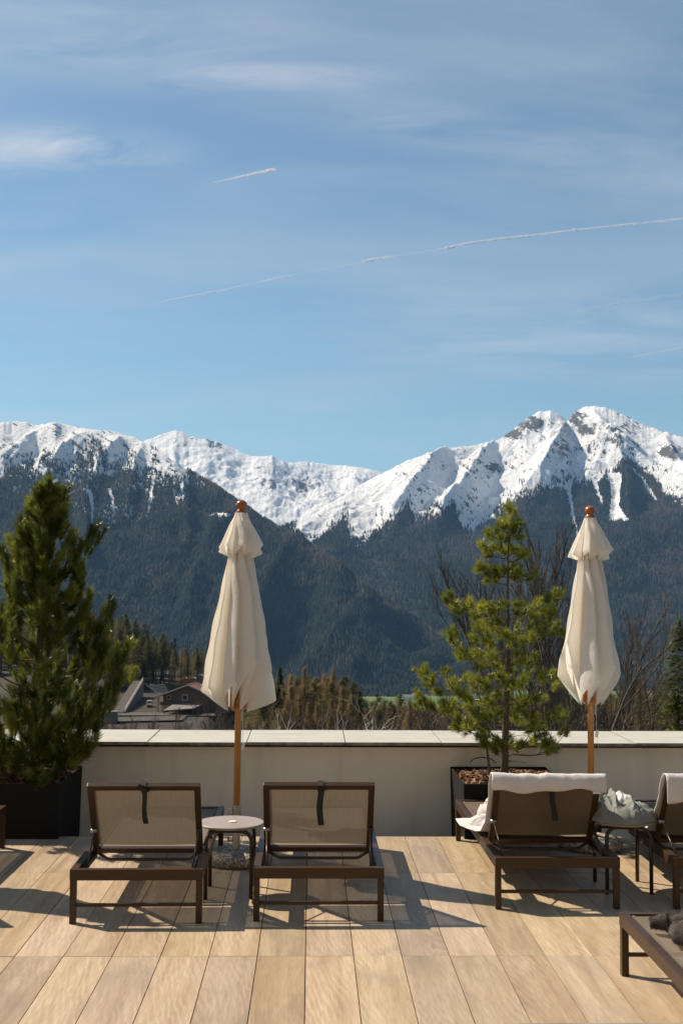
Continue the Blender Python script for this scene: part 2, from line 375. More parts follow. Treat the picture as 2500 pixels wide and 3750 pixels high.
m.color(m.ramp(m.noise(v, .12, 8, .65), [(.3, (.022, .017, .012)), (.55, (.045, .034, .022)), (.75, (.07, .058, .032))])); m.bump(m.noise(v, 1.5, 6, .7), .8, .4); SOIL = m.m
ASPHALT = simple('grey_asphalt', (.040, .034, .027), (.070, .060, .048), .9, 1.5, .3, 20, .02)
GRAVELROAD = simple('gravel_track', (.055, .046, .036), (.10, .086, .068), .95, .8, .3, 10, .03)
mount_tree = Mat('distant_conifers', (.03, .04, .03), .9, spec=.1)
t_ = mount_tree.attr('tone')
mount_tree.color(mount_tree.ramp(t_, [(0, (.005, .010, .008)), (.60, (.018, .027, .016)), (.66, (.036, .030, .025)), (1, (.066, .050, .042))])); MTREE = mount_tree.m

# ================================================================== TERRAIN
def interp(pts, x): xs, ys = zip(*pts); return np.interp(x, xs, ys)
rng = np.random.default_rng(7)
U_COLS = np.concatenate([np.arange(-1500, -40, 22.), np.arange(-40, 1610, 2.2), np.arange(1612, 3100, 22.)])
D_COLS = np.array([ray(u, 1340) for u in U_COLS])         # azimuth of every column
def elev_of(u, v): # dz per unit dy at photo point, vectorised over arrays
    out = np.empty(len(u))
    for i in range(len(u)): out[i] = ray(u[i], v[i])[2]
    return out
def mountain(name, crest, zfoot, yfoot, rows, power, amp, seed, snowfn, rockfn, back=1400, jag=2.6, lean=.4, mid=1.0, spurs=()):
    cu = np.array([c[0] for c in crest]); cv = np.array([c[1] for c in crest]); cz = np.array([c[2] for c in crest])
    v = np.interp(U_COLS, cu, cv)
    vj = jag*2*(ridged(U_COLS/13, U_COLS*0+seed, 4, seed, .6)-.6)
    Zc = np.interp(U_COLS, cu, cz); Zc = Zc + 500*(fbm(U_COLS/160, U_COLS*0, 3, seed+5)-.5)
    hc = H_CAM + elev_of(U_COLS, v)*Zc; hj = (elev_of(U_COLS, v+vj)-elev_of(U_COLS, v))*Zc
    Zf = np.interp(U_COLS, [p[0] for p in yfoot], [p[1] for p in yfoot])
    t = np.concatenate([[-.75, -.35, -.12], np.linspace(0, 1, rows)**1.12])[:, None]
    tt = np.clip(t, 0, 1)
    Y = Zc*(1-tt)+Zf*tt + np.where(t < 0, -t*back, 0)
    prof = 1-(1-(1-tt)**power)*1.0
    Z = zfoot+(hc-zfoot)*prof + np.where(t < 0, t*back*.75, 0)
    Z = Z + hj*np.exp(-np.abs(t)*16)
    X = D_COLS[:, 0]*Y
    p0u, p0v = project(X, Y, Z)
    for pts_, wd_, am_ in spurs:
        best = np.full(X.shape, 1e9)
        for (a0, a1), (b0, b1) in zip(pts_[:-1], pts_[1:]):
            dx, dy = b0-a0, b1-a1; q_ = np.clip(((p0u-a0)*dx+(p0v-a1)*dy)/(dx*dx+dy*dy), 0, 1); best = np.minimum(best, np.hypot(p0u-a0-q_*dx, p0v-a1-q_*dy))
        Z = Z + am_*np.clip(1-best/wd_, 0, 1)**1.2*np.clip(tt*9, 0, 1)
    env = np.clip(tt*7, 0, 1)**.8*np.clip((1-tt)*5, 0, 1)
    # ribs and gullies run down the fall line, their lines wander
    wx = X + 420*(fbm(X/900, Y/900, 3, seed+20)-.5)
    wx = wx - lean*(Y-Zf)
    rib = ridged(wx/1150, Y/2300, 2, seed+1)*.50 + ridged(wx/430+Y/3000, Y/900, 4, seed+2, .55)*.36*mid + ridged(X/150-lean*Y/200, Y/190, 4, seed+3, .6)*.14*mid
    Z = Z + env*amp*(rib-.62*(.5+.5*mid))*2.5
    Z = Z + env*amp*.22*(fbm(X/60, Y/60, 4, seed+9, .65)-.5)
    V = np.stack([X, Y, Z], -1); nr, nc = X.shape
    idx = np.arange(nr*nc).reshape(nr, nc)
    F = np.stack([idx[:-1, :-1], idx[1:, :-1], idx[1:, 1:], idx[:-1, 1:]], -1).reshape(-1, 4)
    pu, pv = project(X, Y, Z)
    du = np.gradient(V, axis=1); dv = np.gradient(V, axis=0); n = np.cross(dv, du); n /= np.linalg.norm(n, axis=-1, keepdims=True)+1e-9
    n *= np.sign(n[..., 2:3]); steep = 1-n[..., 2]
    area = np.linalg.norm(np.cross(du, dv), axis=-1)
    snow, tree = snowfn(pu, pv, X, Y, Z, rib, steep); rock = rockfn(pu, pv, X, Y, rib, steep)
    me = np_mesh(name, V.reshape(-1, 3), F[:, ::-1], MOUNT, {'snow': snow, 'rock': rock}, True)
    o = obj(name, me, kind='structure')
    return V, tree*area*(t >= 0), rib
def streak(pu, pv, ang, lx, ly, seed, oct=4):
    a = R(ang); x = pu*math.cos(a)-pv*math.sin(a); y = pu*math.sin(a)+pv*math.cos(a)
    return fbm(x/lx, y/ly, oct, seed, .6)
def blob(pu, pv, cx, cy, rx, ry=None): ry = ry or rx; return np.exp(-((pu-cx)/rx)**2-((pv-cy)/ry)**2)
def seg(pu, pv, pts):
    """1 inside a winding strip given as (u, v, half width)"""
    vs = [p[1] for p in pts]; c = np.interp(pv, vs, [p[0] for p in pts]); w = np.interp(pv, vs, [p[2] for p in pts])
    wob = (fbm(pv/9, pu*0+3, 3, 71)-.5)*5
    return (np.abs(pu-c-wob) < w)*(pv > vs[0])*(pv < vs[-1])*1.0

# left ridge: snow on top, wood below
def snowA(pu, pv, X, Y, Z, rib, steep):
    line = interp([(-600, 1150), (0, 1140), (60, 1130), (130, 1125), (210, 1175), (260, 1165), (330, 1175), (380, 1125), (430, 1130), (470, 1120), (505, 1128), (560, 1130), (700, 1120), (2000, 1100)], pu)
    n = streak(pu, pv, 4, 13, 60, 31); n2 = fbm(pu/28, pv/45, 4, 33)
    s = .5+(line+12-pv)/85+(n-.5)*1.2+(n2-.5)*.9-(rib-.6)*.5
    s = np.where(pu > 430, s-(pu-430)/100, s)
    s = np.where(pu > 620, 0, s)
    ch = np.maximum.reduce([seg(pu, pv, [(205, 1120, 5), (212, 1165, 4), (210, 1205, 2)]), seg(pu, pv, [(252, 1120, 5), (262, 1175, 2.5), (255, 1200, 1)]), seg(pu, pv, [(352, 1090, 5), (345, 1150, 4), (338, 1175, 2)])])
    patch = blob(pu, pv, 505, 1183, 34, 7)+blob(pu, pv, 410, 1143, 13, 5)
    s = np.maximum(s, ch*.9); s = np.maximum(s, (patch*(.6+fbm(pu/6, pv/4, 3, 8)) > .62)*.8)
    tl = interp([(-600, 1050), (0, 1075), (70, 1050), (110, 1035), (150, 1060), (185, 1020), (220, 1010), (270, 1050), (320, 1060), (350, 1050), (395, 1090), (450, 1080), (480, 1090), (2000, 1000)], pu)
    d = sstep(-30, 75, pv-tl)*sstep(.45, .58, fbm(pu/17, pv/30, 4, 44)+(pv-tl)/360+np.maximum(rib-.6, 0)*.4)
    d = np.maximum(d, sstep(440, 500, pu)); d = d*(1-ch)*(1-np.clip(patch*1.4, 0, 1)); d = np.where(pv-line > 60, np.maximum(d, .8), d)
    d = d*(.45+.75*sstep(.35, .6, fbm(pu/38, pv/26, 4, 111)))
    return s, d
def rockA(pu, pv, X, Y, rib, steep):
    r = .02+.75*(streak(pu, pv, -30, 20, 6, 55)-.38)+steep*.15
    r += .40*sstep(.55, .72, streak(pu, pv, -32, 26, 3.2, 56, 4))+.15*blob(pu, pv, 120, 985, 50, 16)+.25*blob(pu, pv, 30, 1030, 60, 30)+.3*blob(pu, pv, 190, 1040, 50, 30)+.2*blob(pu, pv, 290, 1000, 60, 20)
    return r
CR_A = [(-1500, 1010, 6400), (-700, 930, 6200), (-200, 985, 5900), (-40, 975, 5700), (0, 970, 5650), (40, 968, 5600), (80, 976, 5600), (120, 970, 5500), (150, 976, 5500), (200, 985, 5450), (240, 988, 5400),
        (300, 1003, 5300), (330, 1020, 5250), (360, 1036, 5200), (390, 1055, 5150), (420, 1075, 5100), (450, 1095, 5050), (500, 1126, 4950), (545, 1156, 4850), (600, 1194, 4700), (640, 1216, 4600), (680, 1236, 4500), (730, 1266, 4400), (780, 1300, 4300),
        (830, 1345, 4200), (900, 1390, 4050), (960, 1430, 3950), (1020, 1470, 3850), (1080, 1512, 3760), (1150, 1555, 3660), (1250, 1600, 3560), (3100, 1660, 3500)]
VA, TA, RA = mountain('mountain_ridge', CR_A, -305, [(-1500, 3300), (0, 3300), (900, 3350), (1250, 3420), (3100, 3400)], 200, 1.10, 120, 3, snowA, rockA, lean=.35, spurs=[([(120, 972), (60, 1020), (-30, 1080)], 26, 60), ([(210, 985), (150, 1030), (90, 1075)], 24, 55), ([(290, 1003), (225, 1060), (190, 1150), (200, 1300)], 26, 60), ([(330, 1022), (300, 1090), (290, 1170)], 24, 50), ([(370, 1045), (420, 1110), (430, 1250)], 26, 40), ([(560, 1165), (480, 1260), (430, 1400)], 40, 60), ([(700, 1250), (640, 1340), (560, 1480)], 44, 70), ([(860, 1365), (780, 1450), (700, 1540)], 40, 50)])

# right massif with the two peaks
def snowC(pu, pv, X, Y, Z, rib, steep):
    yt = interp([(0, 1200), (640, 1212), (670, 1214), (690, 1243), (715, 1257), (740, 1240), (770, 1215), (792, 1190), (815, 1254), (830, 1250), (870, 1218), (900, 1196), (938, 1150), (950, 1203), (975, 1195), (1000, 1185),
                 (1040, 1155), (1060, 1213), (1090, 1232), (1130, 1182), (1160, 1165), (1200, 1145), (1230, 1130), (1270, 1122), (1300, 1118), (1350, 1112), (1400, 1100), (1425, 1064), (1440, 1058), (1470, 1082), (1510, 1112), (1540, 1150), (1600, 1170), (3100, 1180)], pu)
    s = .5+(yt-pv)/38+(streak(pu, pv, -28, 9, 30, 61)-.5)*.9+(fbm(pu/14, pv/20, 4, 62)-.5)*1.0
    # darker diagonal ribs that the snow has left
    s -= 1.2*np.clip(blob(pu, pv, 985, 1125, 45, 22)+blob(pu, pv, 1060, 1085, 55, 25)+blob(pu, pv, 880, 1150, 40, 25)+blob(pu, pv, 1130, 1060, 30, 10), 0, 1)*sstep(.54, .66, streak(pu, pv, -38, 26, 5, 64))
    ch = np.maximum.reduce([seg(pu, pv, [(1302, 1105, 9), (1308, 1150, 5), (1318, 1200, 3), (1325, 1235, 1)]), seg(pu, pv, [(1360, 1095, 6), (1372, 1130, 5), (1382, 1158, 2)]),
                            seg(pu, pv, [(1410, 1085, 18), (1413, 1125, 11), (1410, 1160, 11), (1416, 1182, 18), (1424, 1197, 26)]), seg(pu, pv, [(1452, 1075, 3), (1475, 1100, 3), (1492, 1130, 6), (1505, 1150, 3)]), seg(pu, pv, [(1110, 1235, 2), (1102, 1255, 1.5)])])
    s = np.maximum(s, ch*.95)
    tl = yt-14
    d = sstep(-4, 26, pv-tl+(fbm(pu/8, pv/14, 3, 66)-.5)*46)*.9 + .10*sstep(-55, 0, pv-yt)*(fbm(pu/20, pv/14, 3, 68) > .52)
    d = d*(1-ch)
    brown = np.clip(blob(pu, pv, 1195, 1350, 45, 22)+blob(pu, pv, 1225, 1330, 30, 30)+blob(pu, pv, 870, 1295, 30, 12)+blob(pu, pv, 1130, 1330, 30, 8), 0, 1)
    d *= 1-.75*(brown*(.6+.8*fbm(pu/10, pv/8, 3, 70)) > .55)
    d = d*(.45+.75*sstep(.35, .6, fbm(pu/38, pv/26, 4, 112)))
    return s, d
def rockC(pu, pv, X, Y, rib, steep):
    r = -.02+.65*(streak(pu, pv, -35, 22, 7, 75)-.4)+steep*.6
    b = blob(pu, pv, 1225, 968, 40, 20)+blob(pu, pv, 1170, 998, 34, 14)+blob(pu, pv, 1322, 957, 22, 16)+.8*blob(pu, pv, 1345, 985, 26, 12)+.75*blob(pu, pv, 1530, 1035, 42, 26)+.35*blob(pu, pv, 1430, 975, 90, 34)+.45*blob(pu, pv, 1400, 1012, 34, 9)+.35*blob(pu, pv, 1330, 1030, 35, 16)
    b += .35*blob(pu, pv, 1140, 1075, 60, 18)
    fine = streak(pu, pv, -36, 17, 2.6, 78, 4)
    return r+b*(.25+.9*fbm(pu/7, pv/8, 4, 77))+.55*sstep(.58, .74, fine)*sstep(.42, .6, fbm(pu/60, pv/40, 3, 79))
CR_C = [(-1500, 1250, 6000), (500, 1260, 6100), (600, 1240, 6000), (640, 1218, 5900), (690, 1194, 6000), (720, 1179, 6150), (740, 1166, 6250), (800, 1130, 6500), (840, 1105, 6700), (870, 1090, 6850), (890, 1081, 6900), (930, 1060, 7000),
        (980, 1041, 7100), (1050, 1029, 7200), (1100, 1021, 7300), (1145, 1011, 7350), (1180, 985, 7350), (1210, 961, 7300), (1240, 945, 7300), (1265, 942, 7300), (1290, 954, 7350), (1305, 967, 7400), (1320, 946, 7600), (1350, 932, 7700), (1372, 934, 7700), (1400, 938, 7700),
        (1440, 955, 7650), (1480, 975, 7600), (1520, 990, 7550), (1560, 1000, 7500), (1600, 1015, 7500), (1800, 1060, 7500), (2200, 990, 7600), (3100, 1040, 7800)]
VC, TC, RC = mountain('mountain_peaks', CR_C, -305, [(-1500, 3600), (1000, 3650), (1568, 3600), (3100, 3500)], 220, 1.30, 130, 11, snowC, rockC, lean=.6, mid=.62, spurs=[([(1272, 948), (1312, 985), (1350, 1010), (1425, 1040), (1500, 1085), (1570, 1130)], 26, 90), ([(1212, 965), (1150, 1040), (1080, 1120), (1020, 1190)], 40, 110), ([(1300, 990), (1250, 1070), (1190, 1150)], 34, 80), ([(1420, 1045), (1440, 1100), (1440, 1180)], 30, 70), ([(1352, 936), (1390, 985), (1440, 1020)], 20, 60), ([(1050, 1035), (960, 1120), (900, 1200)], 36, 90), ([(1520, 995), (1545, 1060), (1600, 1120)], 28, 70)])

# far snow bowl between them
def snowB(pu, pv, X, Y, Z, rib, steep): return np.ones_like(pu), np.zeros_like(pu)
def rockB(pu, pv, X, Y, rib, steep):
    b = .7*blob(pu, pv, 610, 1105, 50, 40)+.8*blob(pu, pv, 700, 1115, 30, 26)+.7*blob(pu, pv, 500, 1022, 34, 14)+.6*blob(pu, pv, 610, 1052, 24, 8)+.45*blob(pu, pv, 430, 1010, 60, 16)+.4*blob(pu, pv, 780, 1100, 30, 16)
    return -.03+.6*(fbm(pu/9, pv/8, 4, 85)-.4)+steep*.55+b*(.15+.8*fbm(pu/7, pv/7, 4, 87))
CR_B = [(-1500, 1100, 9600), (0, 1080, 9600), (250, 1050, 9500), (330, 1012, 9500), (370, 996, 9500), (400, 988, 9500), (430, 1000, 9500), (450, 1008, 9500), (475, 1009, 9500), (510, 1021, 9500), (540, 1034, 9500), (575, 1047, 9500), (600, 1049, 9500), (622, 1046, 9500), (632, 1054, 9500),
        (660, 1062, 9600), (700, 1061, 9700), (740, 1066, 9800), (800, 1070, 9800), (840, 1076, 9700), (875, 1085, 9700), (930, 1098, 9600), (1100, 1120, 9500), (3100, 1120, 9500)]
mountain('mountain_bowl', CR_B, 250, [(-1500, 7600), (700, 7400), (3100, 7600)], 130, 1.25, 150, 23, snowB, rockB, jag=3, lean=.1, mid=.75)

# conifers on the slopes: small real cones, one mass
def forest(name, V, W, n, hmin, hmax, brownfn, seed, label):
    r = np.random.default_rng(seed); nr, nc, _ = V.shape
    w = W[:-1, :-1].copy(); pu, pv = project(V[:-1, :-1, 0], V[:-1, :-1, 1], V[:-1, :-1, 2])
    w = np.clip(w, 0, None)*np.where((pu > -60) & (pu < 1630), 1, .06)
    p = (w/w.sum()).ravel(); k = r.choice(len(p), n, p=p); i, j = k//(nc-1), k % (nc-1)
    a, b = r.random(n)[:, None], r.random(n)[:, None]
    pos = V[i, j]*(1-a)*(1-b)+V[i+1, j]*a*(1-b)+V[i, j+1]*(1-a)*b+V[i+1, j+1]*a*b
    h = (hmin+(hmax-hmin)*r.random(n)**1.5); rad = h*(.15+.07*r.random(n)); th = r.random(n)*6.28
    br = brownfn(*project(pos[:, 0], pos[:, 1], pos[:, 2]), r.random(n)); rad = np.where(br, rad*.8, rad)
    tone = np.where(br, .68+.32*r.random(n), .58*r.random(n))
    vs = [pos+np.stack([np.cos(th+q*2.0944)*rad, np.sin(th+q*2.0944)*rad, -2+0*h], -1) for q in range(3)]
    top = pos+np.stack([0*h, 0*h, h], -1)
    Vt = np.stack(vs+[top], 1).reshape(-1, 3); b0 = np.arange(n)*4
    Ft = np.concatenate([np.stack([b0+q, b0+(q+1) % 3, b0+3], -1) for q in range(3)])
    o = obj(name, np_mesh(name, Vt, Ft, MTREE, {'tone': np.repeat(tone, 4)}), kind='stuff'); tag(o, label, 'forest'); return o
def brA(u, v, r): return r < .05+.5*sstep(45, 5, v-np.interp(u, [c[0] for c in CR_A], [c[1] for c in CR_A]))*(u > 480)+.40*(fbm(u/30, v/22, 3, 91) > .56)*sstep(1280, 1120, v)+.25*(fbm(u/60, v/14, 3, 92) > .60)
def brC(u, v, r): return r < .06+.5*(fbm(u/50, v/20, 3, 93) > .56)+.25*sstep(1400, 1500, u)
forest('conifer_forest', VA, TA, 135000, 10, 23, brA, 1, 'dark blue green conifer wood covering the lower slope of the left ridge')
forest('conifer_forest', VC, TC, 125000, 12, 27, brC, 2, 'dark conifer wood below the snow line of the two-peaked right mountain')

# ground sheet: terrace hillside, plateau with the farmhouse, slope to the valley, valley floor
def ground_z(X, Y):
    z = np.interp(Y, [-60, 9, 12, 30, 60, 120, 180, 335, 640, 800, 1150, 2500, 2700, 20000], [-6, -6, -6, -9, -13, -19, -27, -40, -40, -80, -150, -300, -303, -303])
    zr_ = np.interp(Y, [-60, 9, 12, 30, 60, 120, 180, 335, 640, 1150, 2500, 2700, 20000], [-6, -6, -6, -9, -13, -21, -32, -70, -140, -230, -300, -303, -303])
    z = z+(zr_-z)*sstep(-.085, -.035, X/np.maximum(Y, 1))
    z = z+6.0*sstep(-.158, -.176, X/np.maximum(Y, 1))*sstep(388, 408, Y)
    z = z+(fbm(X/14, Y/14, 4, 5)-.5)*1.6*sstep(14, 30, Y)*sstep(3000, 1200, Y)*np.where((Y > 335) & (Y < 470), .12, 1)
    return z
gy = np.concatenate([np.linspace(-60, 8, 8), np.linspace(10, 60, 40), np.linspace(62, 640, 190), np.geomspace(650, 3000, 50), np.array([3300, 4000, 6000, 9000, 13500])])
gs = np.sign(np.linspace(-1, 1, 240))*np.abs(np.linspace(-1, 1, 240))**1.6
GX = gs[None, :]*(np.clip(gy, 60, None)[:, None]*1.05+30); GY = np.repeat(gy[:, None], 240, 1); GZ = ground_z(GX, GY)
idx = np.arange(GX.size).reshape(GX.shape)
obj('ground', np_mesh('ground', np.stack([GX, GY, GZ], -1).reshape(-1, 3), np.stack([idx[:-1, :-1], idx[:-1, 1:], idx[1:, 1:], idx[1:, :-1]], -1).reshape(-1, 4), SOIL, None, True), kind='structure')
def gz(x, y): return float(ground_z(np.array([float(x)]), np.array([float(y)]))[0])
mb = MB(); mb.box((900, 3010, -300.5), (6000, 1100, 3)); mb.build('meadow', GRASS, kind='structure')
# wood on the slope below the terrace
n = 16000; r = np.random.default_rng(5); yy = 700*(2550/700)**r.random(n); xx = (r.random(n)*2-1)*yy*.55
W_ = np.stack([xx, yy, ground_z(xx, yy)], -1)
h = 14+10*r.random(n); rad = h*.2; th = r.random(n)*6.28
Vt = np.stack([W_+np.stack([np.cos(th+q*1.2566)*rad, np.sin(th+q*1.2566)*rad, 0*h], -1) for q in range(5)]+[W_+np.stack([0*h, 0*h, h], -1)], 1).reshape(-1, 3); b0 = np.arange(n)*6
Ft = np.concatenate([np.stack([b0+q, b0+(q+1) % 5, b0+5], -1) for q in range(5)])
tag(obj('conifer_forest', np_mesh('conifer_forest', Vt, Ft, MTREE, {'tone': np.repeat(np.where(r.random(n) < .4, .66+.3*r.random(n), .6*r.random(n)), 6)}), kind='stuff'), 'wooded hillside falling away from the terrace down to the green meadow', 'forest')

# air between here and the mountains
mb = MB(); mb.box((0, 5500, 560), (40000, 17000, 1780)); HZ = bpy.data.materials.new('valley_air'); HZ.use_nodes = True
hn = HZ.node_tree.nodes; hn.remove(hn['Principled BSDF']); pvn = hn.new('ShaderNodeVolumePrincipled')
pvn.inputs['Density'].default_value = 2.9e-5; pvn.inputs['Color'].default_value = (.30, .58, 1, 1); pvn.inputs['Anisotropy'].default_value = .1
HZ.node_tree.links.new(pvn.outputs[0], hn['Material Output'].inputs['Volume'])
tag(mb.build('haze', HZ, kind='stuff'), 'thin blue air filling the valley', 'haze')

# ================================================================== TERRACE
PW, PL, X0, Y0 = .2428, 1.7609, -1.2272, 6.1272       # plank pitch and first joint
DECK_END = 9.03; WALL_Y = 9.84; COPE_Z = .60; COPE_BACK = 10.62
GAP = .0045
deck = empty('deck', (0, 0, 0), kind='structure')
meshes = {}
def plank_mesh(w, l):
    k = (round(w, 3), round(l, 3))
    if k not in meshes:
        mb = MB(); mb.box((0, 0, -.01), (w, l, .02)); o = mb.build('plank', PLANK); me = o.data; bpy.data.objects.remove(o); meshes[k] = me
        e = .0012
    return meshes[k]
rr = random.Random(4)
for i in range(-16, 30):
    for j in range(-3, 2):
        ya, yb = Y0+j*PL+GAP/2, Y0+(j+1)*PL-GAP/2
        if j == 1: yb = DECK_END
        xa = X0+i*PW+GAP/2; w = PW-GAP
        xc = xa+w/2
        lim = .33*ya+1.4
        if xc > lim+.6 or xc < -lim-1.4: continue
        o = bpy.data.objects.new('plank', plank_mesh(w, yb-ya)); col.objects.link(o)
        o.location = (xc, (ya+yb)/2, rr.uniform(-.0009, .0009)); o.parent = deck
        if (i+j) % 2 and j != 1: o.rotation_euler = (0, 0, math.pi)
mb = MB(); mb.box((1.5, 3.9, -.06), (22, 10.2, .06)); mb.build('subfloor', DARKGAP, deck)
mb = MB(); mb.box((1.5, 9.42, -.24), (22, .86, .10)); mb.build('gravel_strip', GRAVEL, deck, kind='stuff')
mb = MB(); mb.box((1.5, 3.9, -3.1), (22, 10.0, 5.9)); mb.build('terrace_base', PLASTER, deck)

wall = empty('parapet_wall', (0, WALL_Y, 0), 'long low cream plastered wall at the back of the terrace with pale stone coping', 'wall')
mb = MB(); mb.box((1.5, .36, -.15-.16+.215), (22, .66, 1.29)); wb = mb.build('wall_body', PLASTER, wall)
joints = [-9]
for u, v in ((-160, 1682.5), (45, 1682), (158, 1681.6), (368, 1681), (577.6, 1680), (787, 1679.5), (991, 1679), (1190, 1678.2), (1400, 1677.5), (1612, 1677)):
    joints.append(P(u, v, COPE_BACK).x)
joints += [joints[-1]+1.3, 12]
for a, b in zip(joints[:-1], joints[1:]):
    if b-a < .1: continue
    mb = MB(); z0, z1 = COPE_Z-.026, COPE_Z; y0, y1 = -.055, COPE_BACK-WALL_Y
    sh = .0
    mb.box(((a+b)/2, (y0+y1)/2, (z0+z1)/2), (b-a-.006, y1-y0, z1-z0))
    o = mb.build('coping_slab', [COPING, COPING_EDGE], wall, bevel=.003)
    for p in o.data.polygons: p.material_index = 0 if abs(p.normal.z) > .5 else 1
    o.location.z = rr.uniform(-.0015, .0015)
mb = MB(); mb.box((1.5, .36, COPE_Z-.031), (22, .64, .012)); mb.build('coping_bed', DARKGAP, wall)

# ------------------------------------------------------------------ planters
def chips(name, cx, cy, z, wx, wy, n, seed, parent, hump=.05):
    r = np.random.default_rng(seed); x = (r.random(n)-.5)*wx; y = (r.random(n)-.5)*wy
    zz = z+hump*np.exp(-((x/wx*2.2)**2+(y/wy*2.2)**2))+.016*r.random(n)
    L = .012+.03*r.random(n)**1.5; W = .005+.009*r.random(n); a = r.random(n)*6.28; ti = (r.random(n)-.5)*1.1; ro = (r.random(n)-.5)*1.2
    d = np.stack([np.cos(a)*np.cos(ti), np.sin(a)*np.cos(ti), np.sin(ti)], -1)*L[:, None]
    s = np.stack([-np.sin(a)*np.cos(ro), np.cos(a)*np.cos(ro), np.sin(ro)], -1)*W[:, None]
    c = np.stack([x, y, zz], -1)
    V = np.stack([c-d-s*.6, c+d-s, c+d*.9+s, c-d+s], 1).reshape(-1, 3); F = np.arange(n*4).reshape(n, 4)
    o = obj(name, np_mesh(name, V, F, CHIP, {'tone': np.repeat(r.random(n)**1.3, 4)}), parent, kind='stuff'); return o
def planter(x0, x1, y0, y1, zt, taper, label):
    root = empty('planter', ((x0+x1)/2, (y0+y1)/2, -.19), label, 'planter')
    w, d, h = x1-x0, y1-y0, zt+.19; t = .008
    hx, hy = w/2, d/2
    mb = MB(); b = taper
    V = [(-hx+b, -hy+b, 0), (hx-b, -hy+b, 0), (hx-b, hy-b, 0), (-hx+b, hy-b, 0), (-hx, -hy, h), (hx, -hy, h), (hx, hy, h), (-hx, hy, h),
         (-hx+t, -hy+t, h), (hx-t, -hy+t, h), (hx-t, hy-t, h), (-hx+t, hy-t, h), (-hx+t, -hy+t, h-.25), (hx-t, -hy+t, h-.25), (hx-t, hy-t, h-.25), (-hx+t, hy-t, h-.25)]
    mb.add(V, [(0, 1, 5, 4), (1, 2, 6, 5), (2, 3, 7, 6), (3, 0, 4, 7), (3, 2, 1, 0), (4, 5, 9, 8), (5, 6, 10, 9), (6, 7, 11, 10), (7, 4, 8, 11), (8, 9, 13, 12), (9, 10, 14, 13), (10, 11, 15, 14), (11, 8, 12, 15), (12, 13, 14, 15)])
    mb.build('planter_box', PLANTER, root, bevel=.002)
    mb = MB(); mb.box((0, 0, h-.14), (w-.03, d-.03, .17)); mb.build('soil', SOIL, root)
    c = chips('mulch', 0, 0, h-.050, w-.05, d-.05, 5200, 3, root)
    return root
# planter on the left is cut by the picture edge
pr = G(274*1568/2500, 3067*1568/2500)
planter(-2.50, P(219/K, 2856/K, 8.92).x, 8.92, 9.80, .405, .012, 'dark metal planter box at the left edge, filled with bark mulch round the dense pine')
planter(P(1647/K, 2802/K, 9.80).x, P(1995/K, 2800/K, 9.80).x, 8.93, 9.80, .405, .012, 'dark metal planter box behind the towel-draped lounger, holding the open young pine')

